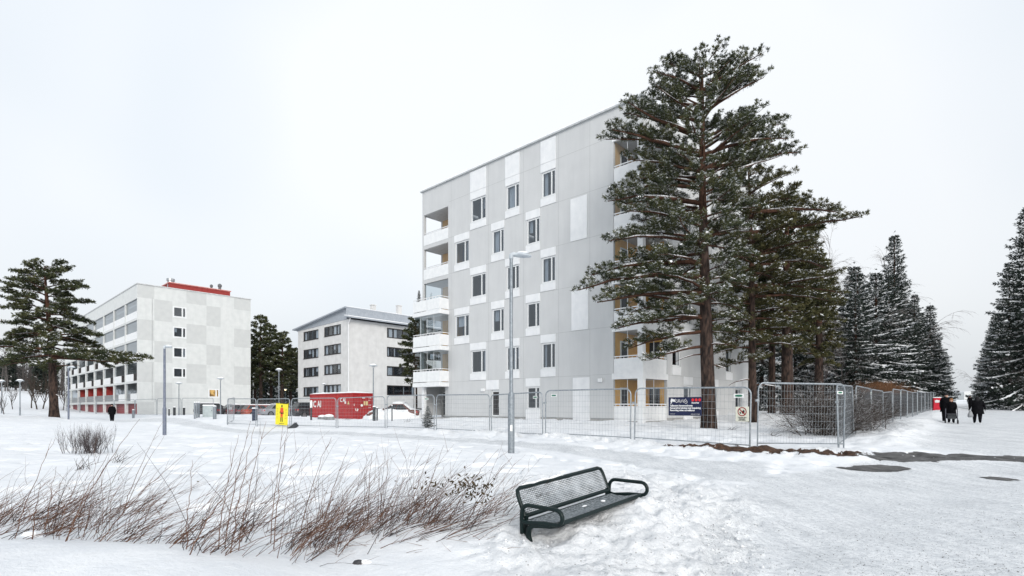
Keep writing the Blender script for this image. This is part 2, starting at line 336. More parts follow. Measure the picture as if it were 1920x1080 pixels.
def axis(segs, lo, hi, grow=1.07):
    pts = [segs[0][0]]
    for a, b_, d in segs:
        n = max(1, round((b_-a)/d)); pts += list(np.linspace(a, b_, n+1)[1:])
    d = segs[-1][2]
    while pts[-1] < hi: d *= grow; pts.append(pts[-1] + d)
    d = segs[0][2]; pre = [pts[0]]
    while pre[-1] > lo: d *= grow; pre.append(pre[-1] - d)
    return np.array(pre[1:][::-1] + pts)
gx = axis([(-20,-6,.14),(-6,-1,.07),(-1,4,.045),(4,10,.09),(10,22,.17),(22,40,.4)], -420, 420)
gy = axis([(3.4,4.5,.05),(4.5,9,.04),(9,14,.09),(14,24,.13),(24,60,.35)], -40, 620)
GX, GY = np.meshgrid(gx, gy); GZ = H(GX, GY); CLOD = H.lum; PK = plaza_mask(GX, GY)
nx, ny = len(gx), len(gy); V = np.stack([GX, GY, GZ], -1).reshape(-1, 3)
ii = (np.arange(ny-1)[:,None]*nx + np.arange(nx-1)[None,:]).ravel(); quads = np.stack([ii, ii+1, ii+nx+1, ii+nx], 1)
pkf = PK.ravel()[quads].mean(1) > .5
def sub_sheet(name, sel):
    f = quads[sel]; used, inv = np.unique(f.ravel(), return_inverse=True)
    o = np_mesh(name, V[used], [(inv.reshape(f.shape), 0)], [M_SNOWG])
    a = o.data.attributes.new('packed', 'FLOAT', 'POINT'); a.data.foreach_set('value', PK.ravel()[used].astype(np.float32))
    a = o.data.attributes.new('clod', 'FLOAT', 'POINT'); a.data.foreach_set('value', CLOD.ravel()[used].astype(np.float32))
    o.data.polygons.foreach_set('use_smooth', [True]*len(o.data.polygons)); o['kind'] = 'structure'; return o
sub_sheet('ground', ~pkf); sub_sheet('path', pkf)
def poly_in(px, py, pts):
    c = np.zeros(px.shape, bool); n = len(pts)
    for k in range(n):
        (x0, y0), (x1, y1) = pts[k], pts[(k+1) % n]
        c ^= ((y0 > py) != (y1 > py)) & (px < (x1-x0)*(py-y0)/(y1-y0+1e-12) + x0)
    return c
def patch(name, pix, m, step, wob, dz=.012, seed=0):
    pts = [ghit(*p) for p in pix]; xs = [p[0] for p in pts]; ys = [p[1] for p in pts]
    X, Y = np.meshgrid(np.arange(min(xs)-.3, max(xs)+.3, step), np.arange(min(ys)-.3, max(ys)+.3, step))
    ins = poly_in(X + fbm(X*1.6, Y*1.6, 60+seed, 4)*wob*2.2 + fbm(X*6, Y*6, 80+seed, 4)*wob*1.6, Y + fbm(X*1.1, Y*1.6, 70+seed, 5)*wob*2 + fbm(X*5, Y*7, 85+seed, 4)*wob*2.2, pts)
    # bilinear height of the ground sheet so the patch lies on it everywhere
    def gz(X, Y):
        i = np.clip(np.searchsorted(gx, X)-1, 0, nx-2); j = np.clip(np.searchsorted(gy, Y)-1, 0, ny-2)
        tx = (X-gx[i])/(gx[i+1]-gx[i]); ty = (Y-gy[j])/(gy[j+1]-gy[j])
        return GZ[j,i]*(1-tx)*(1-ty)+GZ[j,i+1]*tx*(1-ty)+GZ[j+1,i]*(1-tx)*ty+GZ[j+1,i+1]*tx*ty
    Z = gz(X, Y) + dz; h, w_ = X.shape
    i = (np.arange(h-1)[:,None]*w_ + np.arange(w_-1)[None,:]).ravel(); f = np.stack([i, i+1, i+w_+1, i+w_], 1)[(ins[:-1,:-1] & ins[1:,1:]).ravel()]
    used, inv = np.unique(f.ravel(), return_inverse=True)
    o = np_mesh(name, np.stack([X, Y, Z], -1).reshape(-1,3)[used], [(inv.reshape(f.shape), 0)], [m]); o['kind'] = 'structure'; return o
M_ASPH = mat('wet_asphalt', (.022,.021,.021), .5, (.12,.117,.115), 3.2, .9, 40, spec=.35, lo=.36, hi=.68, detail=9)
M_MULCH = mat('brown_mulch', (.035,.022,.016), .9, (.10,.055,.035), 9, 1.0, 30)
patch('bare_asphalt', [(1608,854),(1640,850),(1700,848),(1800,851),(1925,857),(1990,860),(1990,872),(1905,867),(1830,864),(1775,864),(1740,867),(1690,866),(1640,862)], M_ASPH, .035, .16, seed=1)
patch('bare_asphalt', [(1568,878),(1600,874),(1650,872.5),(1690,875),(1712,880),(1680,884.5),(1630,885),(1590,882)], M_ASPH, .025, .07, seed=2)
patch('bare_asphalt', [(1830,895.5),(1860,895),(1890,898),(1912,901),(1880,902),(1845,899)], M_ASPH, .022, .1, seed=3)
patch('bare_soil', [(1226,834),(1300,834),(1400,838),(1460,843),(1540,845),(1602,848),(1640,853),(1610,857),(1560,856),(1480,853),(1400,846),(1310,839)], M_MULCH, .035, .2, .02, seed=4)
# ------------------------------------------------------------------ building kit (local x = along the right face, local y = along the left face)
def FL(s, z, d): return (d, s, z)        # left/front face: x = 0 plane, s runs along +y
def FRt(s, z, d): return (s, d, z)       # right face: y = 0 plane, s runs along +x
def fbox(mb, Fn, s0, s1, z0, z1, d0, d1, m=0):
    a = Fn(s0, z0, d0); b = Fn(s1, z1, d1); return mb.box(tuple(min(x, y) for x, y in zip(a, b)), tuple(max(x, y) for x, y in zip(a, b)), m)
def fquad(mb, Fn, s0, s1, z0, z1, d, m=0): return mb.poly([Fn(s0,z0,d), Fn(s1,z0,d), Fn(s1,z1,d), Fn(s0,z1,d)], m)
def wall_grid(mb, Fn, s0, s1, z0, z1, holes, depth=.18, matfn=None, extra_s=(), extra_z=(), revm=0):
    ss = sorted({s0, s1, *[x for h in holes for x in h[:2]], *extra_s}); zz = sorted({z0, z1, *[x for h in holes for x in h[2:4]], *extra_z})
    ss = [s for s in ss if s0 <= s <= s1]; zz = [z for z in zz if z0 <= z <= z1]
    for a, b in zip(ss, ss[1:]):
        for c, d in zip(zz, zz[1:]):
            ms, mz = (a+b)/2, (c+d)/2
            if any(h[0] < ms < h[1] and h[2] < mz < h[3] for h in holes): continue
            fquad(mb, Fn, a, b, c, d, 0, matfn(ms, mz) if matfn else 0)
    for h in holes:
        a, b, c, d = h[:4]; dp = h[4] if len(h) > 4 else depth
        for pts in ([Fn(a,c,0),Fn(a,d,0),Fn(a,d,dp),Fn(a,c,dp)], [Fn(b,c,0),Fn(b,d,0),Fn(b,d,dp),Fn(b,c,dp)],
                    [Fn(a,c,0),Fn(b,c,0),Fn(b,c,dp),Fn(a,c,dp)], [Fn(a,d,0),Fn(b,d,0),Fn(b,d,dp),Fn(a,d,dp)]): mb.poly(pts, revm)
M_CURT = mat('curtain', (.40,.43,.46), .9, (.66,.67,.68), 3, stretch=(12,12,.4))
M_GLASS = glass_mat('window_glass', (.60,.65,.70), .13)
M_GLASSB = glass_mat('balcony_glass', (.93,.95,.95), .04)
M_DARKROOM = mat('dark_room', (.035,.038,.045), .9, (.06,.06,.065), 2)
M_WFRAME = mat('white_frame', (.72,.735,.74), .4, (.66,.68,.69), 20)
M_BFRAME = mat('dark_frame', (.02,.018,.018), .5, (.035,.03,.03), 20)
def window(Fn, s0, s1, z0, z1, parent, fm, mull, fw=.07, d=.10, sill=None, sill_mat=None, curtain=.5, rng=random, glass=None, flip=False, cmat=None):
    """mull: fractions where vertical bars stand"""
    f = MB(); fbox(f, Fn, s0, s1, z0, z0+fw, d-.05, d+.05); fbox(f, Fn, s0, s1, z1-fw, z1, d-.05, d+.05)
    xs = [0] + [1-x for x in reversed(mull)] + [1] if flip else [0] + list(mull) + [1]
    edges = []
    for k, x in enumerate(xs):
        w_ = fw if 0 < k < len(xs)-1 else fw
        c = s0 + fw/2 + x*(s1-s0-fw); fbox(f, Fn, c-w_/2, c+w_/2, z0+fw, z1-fw, d-.048, d+.048); edges.append((c-w_/2, c+w_/2))
    o = f.build('window', fm, parent)
    g = MB()
    for (a, b), (c, e) in zip(edges, edges[1:]): fquad(g, Fn, b, c, z0+fw, z1-fw, d)
    g.build('pane', glass or M_GLASS, o)
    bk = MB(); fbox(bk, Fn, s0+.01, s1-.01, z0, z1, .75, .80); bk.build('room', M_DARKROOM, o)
    cs = MB()
    for (a, b), (c, e) in zip(edges, edges[1:]):
        if rng.random() > curtain: continue
        wd = (c-b)*rng.choice((.25,.4,.4,.6,1.0)); st = b if rng.random() < .5 else c-wd
        n = max(6, int(wd/.05)); zb = z0 + (rng.choice((0,0,0,.5))*(z1-z0)); dd = d+.16
        for k in range(n):
            sa, sb = st+wd*k/n, st+wd*(k+1)/n; da, db = dd+.03*(k % 2), dd+.03*((k+1) % 2)
            cs.poly([Fn(sa,zb,da),Fn(sb,zb,db),Fn(sb,z1-.03,db),Fn(sa,z1-.03,da)])
    if cs.f: cs.build('curtain', cmat or M_CURT, o)
    if sill is not None:
        sl = MB(); fbox(sl, Fn, s0-.03, s1+.03, z0-.05, z0-.004, -sill, d-.052); sl.build('sill', sill_mat or fm, o)
    return o
class Frame:
    """local frame of a building; turns photograph pixels on its faces into metres"""
    def __init__(s, px, Y): s.X0 = q(px)*Y; s.Y0 = Y
    def u(s, px): k = q(px); return (s.X0 - s.Y0*k)/(.7307 + .6827*k)            # left face
    def v(s, px): k = q(px); return (s.Y0*k - s.X0)/(.6827 - .7307*k)            # right face
    def Yu(s, u): return s.Y0 + .6827*u
    def Yv(s, v): return s.Y0 + .7307*v
    def zu(s, px, py): return EYE + (HZ-py)/F*s.Yu(s.u(px))
    def zv(s, px, py): return EYE + (HZ-py)/F*s.Yv(s.v(px))
    def w(s, x, y, z=0): return Vector((s.X0 + x*D2.x + y*D1.x, s.Y0 + x*D2.y + y*D1.y, z))
# ------------------------------------------------------------------ the big grey apartment block
B = Frame(1205, 31.72); rg = random.Random(4)
bA = thing('apartment_block', 'tall grey six storey apartment block with white panels and orange corner loggias behind the pines', 'building', (B.X0, B.Y0, 0), GANG)
ZJ = [0, .80, 3.70, 6.61, 9.52, 12.43, 15.34, 18.25]; ZTOP = 19.92
LU = B.u(792); LV = 18.0; uA = B.u(841.5); cU = 2.0; cV = 3.04
M_GREY = mat('grey_render', (.525,.535,.54), .85, (.55,.56,.565), .8, .3, 90, streak=.05)
M_PANEL = mat('white_render', (.70,.715,.73), .8, (.755,.765,.775), 2.2, .35, 60, streak=.05)
M_WHITE = mat('white_paint', (.70,.715,.725), .5, (.76,.77,.775), 3)
M_WOOD = mat('orange_wood', (.58,.30,.075), .55, (.74,.44,.14), 3, stretch=(9,9,.7))
M_BROWN = mat('pale_brown_boards', (.44,.29,.15), .6, (.56,.39,.23), 3, stretch=(9,9,.7))
M_CONC = mat('concrete', (.30,.30,.295), .9, (.40,.40,.39), 3, .3, 30)
M_CEIL = mat('loggia_ceiling', (.42,.43,.44), .8, (.5,.5,.5), 4)
M_COPE = mat('coping_grey', (.40,.42,.43), .4, (.5,.52,.53), 5); M_VENT = mat('vent_dark', (.10,.11,.12), .5, (.16,.17,.18), 5)
M_RAIL = mat('white_rail', (.74,.75,.755), .35, (.68,.69,.7), 10)
cols = {'A': (883.5, 911, (6,4,2)), 'B': (853.7, 879.3, (5,3)), 'C': (949.5, 973.5, (6,4,2)), 'D': (923, 945, (5,3)), 'E': (1016, 1041.5, (6,4,2)), 'F': (988, 1012, (5,3,1))}
holes = []; wins = []; panels = []
for c, (a, b, fl) in cols.items():
    s1, s0 = B.u(a), B.u(b)
    for n in fl:
        z0 = ZJ[n] + .60; z1 = z0 + 1.72
        if n == 1: z0 = 1.55; z1 = 3.08
        holes.append((s0, s1, z0, z1)); wins.append((s0, s1, z0, z1, n))
        e = .10
        panels.append((s0-e*.3, s1+e, (ZJ[n] + .04) if n > 1 else ZJ[1]+.02, z0-.055)); panels.append((s0-e*.3, s1+e, z1+.03, ZJ[n+1]-.01))
        if n == 6: panels.append((s0-e*.3, s1+e, ZJ[7]+.01, ZTOP-.10))
for px0, px1, n in ((1070,1101,5),(1072,1103,3),(1074.5,1106,1)):
    panels.append((B.u(px1), B.u(px0), ZJ[n]+.03, ZJ[n+1]-.12))
# loggias on the front face: left corner (uA..LU) and right corner (0..cU)
cw = .33
for n in range(1, 7):
    zlo = ZJ[n] + (.9 if n in (5,6) else .02); holes.append((uA+.08, LU-.22, zlo if n > 1 else .8, ZJ[n+1]-.32, .2))
    holes.append((cw, cU, ZJ[n]+.03, ZJ[n+1]-.33, .2))
door_s = (B.u(935.5), B.u(921.5)); holes.append((door_s[0], door_s[1], .8, 2.95)); panels.append((door_s[0], door_s[1]+.55, 2.98, 3.69))
wm = MB(); wall_grid(wm, FL, 0, LU, .98, ZTOP, [(h[0], h[1], max(.98, h[2]), h[3], *h[4:]) for h in holes])
# right face
hr = []; wr = []
rcols = [(3.75, 4.85, (6,4,2)), (5.35, 6.6, (5,3,1)), (8.1, 9.5, (6,4,2)), (9.8, 10.9, (5,3,1)), (12.4, 13.6, (6,4,2)), (14.3, 15.5, (5,3,1))]
for s0, s1, fl in rcols:
    for n in fl: z0 = ZJ[n]+.60; hr.append((s0, s1, z0, z0+1.72)); wr.append((s0, s1, z0, z0+1.72, n))
for n in range(1, 7): hr.append((cw-.02, cV, ZJ[n]+.03, ZJ[n+1]-.33, .2))
wall_grid(wm, FRt, 0, LV, .98, ZTOP, [(h[0], h[1], max(.98, h[2]), h[3], *h[4:]) for h in hr])
# rear face and far end (with the open corner of the left loggias)
he = [(.25, 2.05, (ZJ[n]+.9 if n in (5,6) else ZJ[n]+.02), ZJ[n+1]-.32, .2) for n in range(2, 7)]
def FE(s, z, d): return (s, LU-d, z)
def FB(s, z, d): return (LV-d, s, z)
wall_grid(wm, FE, 0, LV, .98, ZTOP, he); wall_grid(wm, FB, 0, LU, .98, ZTOP, [])
wm.build('wall', M_GREY, bA)
pl = MB(); 
for Fn, a, b in ((FL, -.02, uA+.08), (FRt, 0, LV)): fbox(pl, Fn, a, b, -.6, .975, .05, .3)
fbox(pl, FL, uA+.08, LU, -.6, .80, 2.0, 2.3); pl.build('plinth', M_CONC, bA)
rf = MB(); rf.box((.3, .3, ZTOP-.5), (LV-.3, LU-.3, ZTOP-.35)); 
ro = rf.build('roof', M_SNOW, bA)
cp = MB(); 
for lo, hi in (((-.14,-.14,ZTOP),(.35,LU+.14,ZTOP+.10)),((.35,-.14,ZTOP),(LV+.14,.35,ZTOP+.10)),((LV-.35,.35,ZTOP),(LV+.14,LU+.14,ZTOP+.10)),((.35,LU-.35,ZTOP),(LV-.35,LU+.14,ZTOP+.10))): cp.box(lo, hi)
cpo = cp.build('coping', M_COPE, bA)
cs = MB()
for lo, hi in (((-.10,-.10,ZTOP+.1),(.3,LU+.1,ZTOP+.21)),((.3,-.10,ZTOP+.1),(LV+.1,.3,ZTOP+.21))): cs.box(lo, hi)
cs.build('snow_cover', M_SNOW, cpo)
M_ZINC = mat('zinc', (.33,.35,.37), .4, (.45,.47,.49), 6, metal=.6)
ve = MB(); ve.lathe([(.62,0),(.62,1.25),(.75,1.25),(.75,1.6),(.5,1.75)], (3.0, B.u(968)-2.6, ZTOP-.4), 18); ve.build('roof_vent', M_ZINC, bA)
for yy in (4.6, 5.3, 6.0): ve = MB(); ve.lathe([(.14,0),(.14,.9),(.24,.92),(.22,1.1)], (1.6, yy, ZTOP-.4), 10); ve.build('roof_vent', M_WHITE, bA)
for s0, s1, z0, z1 in panels:
    p = MB(); fbox(p, FL, s0, s1, z0, z1, -.035, .05); p.build('facade_panel', M_PANEL, bA)
for s0, s1, z0, z1, n in wr:
    p = MB(); fbox(p, FRt, s0-.05, s1+.05, ZJ[n]+.04, z0-.055, -.035, .05); p.build('facade_panel', M_PANEL, bA)
    p = MB(); fbox(p, FRt, s0-.05, s1+.05, z1+.03, ZJ[n+1]-.01, -.035, .05); p.build('facade_panel', M_PANEL, bA)
for s0, s1, z0, z1, n in wins: window(FL, s0, s1, z0, z1, bA, M_WFRAME, (.30,), fw=.085, d=.09, sill=.045, curtain=.75, rng=rg)
for s0, s1, z0, z1, n in wr: window(FRt, s0, s1, z0, z1, bA, M_WFRAME, (.68,), fw=.085, d=.09, sill=.045, curtain=.75, rng=rg)
# element joints
jt = MB()
for n in range(2, 8):
    fbox(jt, FL, cU+.02, uA-.02, ZJ[n]-.012, ZJ[n]+.008, -.004, .01)
    fbox(jt, FRt, cV+.02, LV, ZJ[n]-.012, ZJ[n]+.008, -.004, .01)
for px in (1106, 1047, 981.5, 916, 846):
    fbox(jt, FL, B.u(px)-.009, B.u(px)+.009, .98, ZTOP-.02, -.0045, .01)
jt.build('facade_joint', mat('joint_shadow', (.36,.37,.375), .9, (.42,.43,.43), 4), bA)  # joint strips in a grey a little darker than the wall
# front door
dr = MB(); fbox(dr, FL, door_s[0], door_s[1], .82, 2.95, .10, .16, 0); fbox(dr, FL, door_s[0]+.1, door_s[1]-.1, 1.1, 2.8, .085, .10, 1)
dro = dr.build('door', [M_WFRAME, M_BFRAME], bA)
h_ = MB(); fbox(h_, FL, door_s[0]+.04, door_s[0]+.07, 1.7, 2.0, .03, .08); h_.build('handle', M_ZINC, dro)
for px, py in ((906.5, 731), (1127, 713)):
    l = MB(); s = B.u(px); z = B.zu(px, py); fbox(l, FL, s-.16, s+.16, z-.11, z+.11, -.14, 0); l.build('wall_lamp', M_WHITE, bA)
# loggias
def loggia(n, right):
    z0, z1 = ZJ[n], ZJ[n+1]; t = .18
    wd = (M_BROWN if n in (5,6) else M_WOOD); m = MB()
    if right:
        m.box((.12,.12,z0+.02),(cV,cU,z0+.1),1); m.box((.12,.12,z1-.30),(cV,cU,z1-.2),1)
        m.box((.2,cU+.0,z0+.1),(cV,cU+.06,z1-.3),0); m.box((cV+.0,.2,z0+.1),(cV+.06,cU,z1-.3),0)
    else:
        y0, y1 = uA, LU-.05
        m.box((.1,y0,z0-.16),(2.05,y1,z0+.02),1); m.box((.1,y0,z1-.30),(2.05,y1,z1-.17),1)
        m.box((2.05,y0,z0+.02),(2.12,y1,z1-.3),0); m.box((.2,y0-.06,z0+.02),(2.05,y0,z1-.3),0)
    lo = m.build('loggia', [wd, M_CEIL], bA)
    if right:
        # balcony door and window in the timber wall
        d = MB(); d.box((.75,cU-.05,z0+.1),(1.65,cU-.002,z0+2.1),0); d.box((.85,cU-.06,z0+.5),(1.55,cU-.05,z0+2.0),1); d.build('balcony_door', [M_WFRAME, M_DARKROOM], lo)
        d = MB(); d.box((cV-.05,.5,z0+.1),(cV-.002,1.2,z0+2.1),1); d.build('balcony_door', [M_WFRAME, M_DARKROOM], lo)
        p = MB(); fbox(p, FL, cw+.01, cU-.01, z0+.03, z0+.93, .03, .09); fbox(p, FRt, cw, cV-.01, z0+.03, z0+.93, .031, .091)
        p.build('parapet', M_WHITE, lo)
        e_ = MB(); fbox(e_, FL, cw+.002, cU+.1, z1-.335, z1+.028, -.022, .1); fbox(e_, FRt, cw-.018, cV+.1, z1-.336, z1+.027, -.022, .1); e_.build('balcony_slab', M_WHITE, lo)
        r = MB()
        for Fn, a, b in ((FL, cw, cU), (FRt, cw-.02, cV)):
            fbox(r, Fn, a, b, z0+1.02, z0+1.08, .04, .10); k = 6
            for i in range(k): s = a+.12+(b-a-.24)*i/(k-1); fbox(r, Fn, s-.015, s+.015, z0+.93, z0+1.02, .055, .085)
        r.build('railing', M_RAIL, lo)
        g = MB(); fquad(g, FL, cw+.02, cU-.02, z0+1.08, z1-.34, .12); fquad(g, FRt, cw+.01, cV-.02, z0+1.08, z1-.34, .121)
        g.build('glazing', M_GLASSB, lo)
        b = MB()
        for Fn, a, b_ in ((FL, cw, cU), (FRt, cw-.02, cV)):
            for k in (1,): s = a+(b_-a)*k*.45; fbox(b, Fn, s-.012, s+.012, z0+1.08, z1-.34, .10, .13)
        b.build('glazing_bar', M_WFRAME, lo)
    else:
        y0, y1 = uA+.08, LU-.22
        if n in (5, 6):
            p = MB(); fbox(p, FL, y0-.01, y1+.01, z0+.0, z0+.86, -.02, .06); fbox(p, FE, .25, 2.05, z0, z0+.86, -.02, .06); p.build('parapet', M_WHITE, lo)
            r = MB(); fbox(r, FL, y0, y1, z0+1.0, z0+1.05, .03, .08); fbox(r, FE, .25, 2.0, z0+1.0, z0+1.05, .03, .08)
            for i in range(7): s = y0+.1+(y1-y0-.2)*i/6; fbox(r, FL, s-.012, s+.012, z0+.86, z0+1.0, .04, .07)
            r.build('railing', M_RAIL, lo)
        elif n in (2, 3, 4):
            dp = .95; ya, yb = uA+.0, LU+.02
            p = MB(); fbox(p, FL, ya, yb, z0+.04, z0+.90, -dp, -dp+.06); fbox(p, FL, ya, ya+.06, z0+.04, z0+.90, -dp+.06, -.002); fbox(p, FL, yb-.06, yb, z0+.04, z0+.9, -dp+.06, -.002)
            fbox(p, FL, ya+1.6, ya+1.62, z0+.06, z0+.88, -dp-.006, -dp+.02, 1)
            p.build('parapet', [M_WHITE, M_CEIL], lo)
            s = MB(); fbox(s, FL, ya-.03, yb+.03, z0-.36, z0-.02, -dp-.04, -.001); s.build('balcony_slab', M_WHITE, lo)
            r = MB(); fbox(r, FL, ya, yb, z0+1.02, z0+1.07, -dp, -dp+.05); fbox(r, FL, ya, ya+.05, z0+1.02, z0+1.07, -dp+.05, 0)
            for i in range(9): s_ = ya+.1+(yb-ya-.2)*i/8; fbox(r, FL, s_-.012, s_+.012, z0+.9, z0+1.02, -dp+.01, -dp+.04)
            r.build('railing', M_RAIL, lo)
            g = MB()
            if n == 4: fquad(g, FL, y0, y1, z0+.9, z1-.33, .10)
            else:
                fquad(g, FL, ya+.05, yb-.05, z0+1.07, z1-.37, -dp+.12); g.poly([FL(ya+.05,z0+1.07,-dp+.12),FL(ya+.05,z0+1.07,-.01),FL(ya+.05,z1-.37,-.01),FL(ya+.05,z1-.37,-dp+.12)])
                g.poly([FL(yb-.05,z0+1.07,-dp+.12),FL(yb-.05,z0+1.07,-.01),FL(yb-.05,z1-.37,-.01),FL(yb-.05,z1-.37,-dp+.12)])
            g.build('glazing', glass_mat('balcony_glass_reflecting', (.62,.68,.7), .26), lo)
            b = MB()
            if n != 4:
                fbox(b, FL, yb-.85, yb-.65, z0+.9, z1-.36, -dp+.20, -dp+.3)
                for k in (1, 2, 3): s_ = ya+(yb-ya)*k/4; fbox(b, FL, s_-.012, s_+.012, z0+1.07, z1-.37, -dp+.11, -dp+.13)
                b.build('glazing_bar', M_WFRAME, lo)
        else:
            p = MB(); fbox(p, FL, uA+.12, uA+.75, .5, ZJ[2]-.36, .25, .9); p.build('pillar', M_GREY, lo); lo.data.materials[0] = M_CONC
            p = MB(); fbox(p, FL, LU-1.0, LU-.72, .5, ZJ[2]-.36, -.62, -.35); p.build('pillar', M_WHITE, lo)
            p = MB(); p.lathe([(.035,0),(.035,2.9)], (-.85, LU-.1, .5), 8); p.build('rainwater_pipe', M_RAIL, lo)
            p = MB(); fbox(p, FL, uA+1.0, LU-.4, .85, 3.0, 2.0, 2.045); fbox(p, FL, uA+1.0, LU-.4, 1.0, 2.9, 1.98, 2.0, 1); p.build('entrance_door', [M_WFRAME, M_DARKROOM], lo)
x = MB(); x.box((-.024,-.024,.62),(cw-.02,.11,ZJ[7]+.02)); x.box((-.024,.11,.62),(.11,cw,ZJ[7]+.02)); x.build('corner_column', M_WHITE, bA)
for n in range(1, 7): loggia(n, True); loggia(n, False)
# potted conifer on the uppermost projecting balcony
# ------------------------------------------------------------------ the chequered pale block on the left
Cf = Frame(257.5, 73.0); bC = thing('apartment_block', 'pale apartment block with chequered grey render, loggia grid and red rooftop room, on the left', 'building', (Cf.X0, Cf.Y0, 0), GANG)
CL, CV, CZ = 60.0, Cf.v(470), 18.35
def zc(zy): return EYE + (HZ - (400 + zy/2.454))/F*73.0        # heights read along the near corner
bands = [zc(385), zc(485), zc(580), zc(680), zc(775), zc(868)]
vcol = [Cf.v(x/2.454) for x in (632, 710, 793, 858, 950, 1015, 1077)] + [CV]; vcol[0] = 0.0
dark = {0: (0,2,4,6), 1: (1,3,5), 3: (0,2,4), 4: (1,3), 6: (0,2,4)}
def cm(s, z):
    c = max(k for k in range(7) if s >= vcol[k] - 1e-6); b = sum(z < x for x in bands); return 1 if b in dark.get(c, ()) else 0
M_CL = mat('pale_render', (.565,.585,.58), .85, (.62,.635,.63), 1.5, .25, 60, streak=.045); M_CD = mat('pale_render_grey', (.49,.505,.505), .85, (.53,.545,.54), 1.5, .3, 60)
wh = []; wl = []
for y0, y1 in ((427,477),(520,571),(614,664),(709,756)):
    a, b = Cf.v(795/2.454), Cf.v(858/2.454); wh.append((a, b, Cf.zv(326, 400+y1/2.454), Cf.zv(326, 400+y0/2.454)))
wh.append((Cf.v(390.5), Cf.v(411.5), Cf.zv(400, 745.5), Cf.zv(400, 729)))
bays = [0] + [Cf.u(x/2.454) for x in (575, 522, 475, 432, 393, 357, 325, 300)]; CL = bays[-1] + .4
wm = MB(); wall_grid(wm, FRt, 0, CV, -.3, CZ, wh, matfn=cm, extra_s=vcol, extra_z=bands)
rows = [(bands[k] , (bands[k-1])) for k in range(1, 6)]; hb = []
for r, (z0, z1) in enumerate(rows):
    for a, b in zip(bays, bays[1:]): hb.append((a+.22, b-.2, z0+.18, z1-.12, .35))
for a, b in zip(bays, bays[1:]): hb.append((a+.22, b-.2, .2, bands[5]-.2, .35))
wall_grid(wm, FL, 0, CL, -.3, CZ, hb)
wm.poly([(0,CL,-.3),(CV,CL,-.3),(CV,CL,CZ),(0,CL,CZ)]); wm.poly([(CV,0,-.3),(CV,CL,-.3),(CV,CL,CZ),(CV,0,CZ)])
wm.build('wall', [M_CL, M_CD], bC)
inn = MB()
for r, (z0, z1) in enumerate(rows):
    inn.box((.36,.05,z0-.1),(1.9,CL-.1,z0+.17),0)
    for k, (a, b) in enumerate(zip(bays, bays[1:])):
        inn.box((1.7,a,z0+.17),(1.75,b,z1),2 if (r == 4 and 2 <= k <= 5) else 0); inn.box((.36,b-.12,z0+.17),(1.7,b+.05,z1),2 if (r == 4 and 2 <= k <= 5) else 0)
inn.box((.6,.05,-.3),(.65,CL-.1,bands[5]-.1),1)
inn.box((.36,.05,CZ-2.6),(1.9,CL-.1,CZ-2.4),0)
M_RED = mat('red_render', (.25,.028,.026), .6, (.32,.045,.038), 4)
inn.build('loggia_interior', [M_CL, mat('dark_red_boards', (.20,.025,.03), .7, (.27,.04,.045), 6), M_RED], bC)
for r, (z0, z1) in enumerate(rows):
    for k, (a, b) in enumerate(zip(bays, bays[1:])):
        a, b = a+.22, b-.2; w_ = b-a; zt = z0+.18+1.0
        p = MB(); sp = a+w_*.38
        if r == 3: fbox(p, FL, sp, b, z0+.18, zt, .1, .2)
        elif r == 4 and k > 1: pass
        else: fbox(p, FL, a, b if r < 2 else a+w_*.62, z0+.18, zt, .1, .2)
        if p.f: p.build('parapet', M_WHITE, bC)
        if r >= 2:
            g = MB(); s0, s1 = (a, sp) if r == 3 else ((a+w_*.62, b) if not (r == 4 and k > 1) else (a, b))
            fbox(g, FL, s0, s1, zt-.05, zt, .12, .18); nb = int((s1-s0)/.14)
            for i in range(nb): s = s0+(i+.5)*(s1-s0)/nb; fbox(g, FL, s-.02, s+.02, z0+.18, zt-.05, .14, .16)
            g.build('railing', M_BFRAME if r < 4 else M_ZINC, bC)
        if not (r == 4 and 1 < k < 6):
            g = MB(); fquad(g, FL, a, b, zt, z1-.12, .16); g.build('glazing', glass_mat('loggia_glass', (.5,.54,.57), .20), bC)
for k, h in enumerate(wh):
    lit = k == 4
    o = window(FRt, *h, bC, M_WFRAME, (.72,), fw=.17, d=.04, sill=.04, curtain=.0 if lit else .4, rng=rg, glass=glass_mat('clear_glass', (.9,.9,.9), .02) if lit else None)
    if lit:      # the one lit room
        em = bpy.data.materials.new('lit_room'); em.use_nodes = True; t = em.node_tree; b = t.nodes['Principled BSDF']
        n = t.nodes.new('ShaderNodeTexNoise'); n.inputs['Scale'].default_value = 1.6; n.inputs['Detail'].default_value = 5; r_ = t.nodes.new('ShaderNodeValToRGB'); tc = t.nodes.new('ShaderNodeTexCoord')
        r_.color_ramp.elements[0].position = .42; r_.color_ramp.elements[0].color = (.10,.045,.01,1); r_.color_ramp.elements[1].position = .62; r_.color_ramp.elements[1].color = (.75,.48,.16,1)
        t.links.new(tc.outputs['Object'], n.inputs['Vector']); t.links.new(n.outputs[0], r_.inputs[0]); t.links.new(r_.outputs[0], b.inputs['Emission Color']); b.inputs['Emission Strength'].default_value = .9
        b.inputs['Base Color'].default_value = (.3,.2,.08,1)
        x = MB(); fbox(x, FRt, h[0]+.05, h[1]-.05, h[2]+.02, h[3]-.02, .70, .74); x.build('lit_interior', em, o)
cp = MB()
for lo, hi in (((-.1,-.1,CZ),(.3,CL,CZ+.12)),((.3,-.1,CZ),(CV+.1,.3,CZ+.12))): cp.box(lo, hi)
cp.box((.3,.3,CZ-.4),(CV,CL,CZ-.3)); cp.build('roof', mat('roof_edge_grey', (.45,.46,.46), .6, (.6,.61,.62), 5), bC)
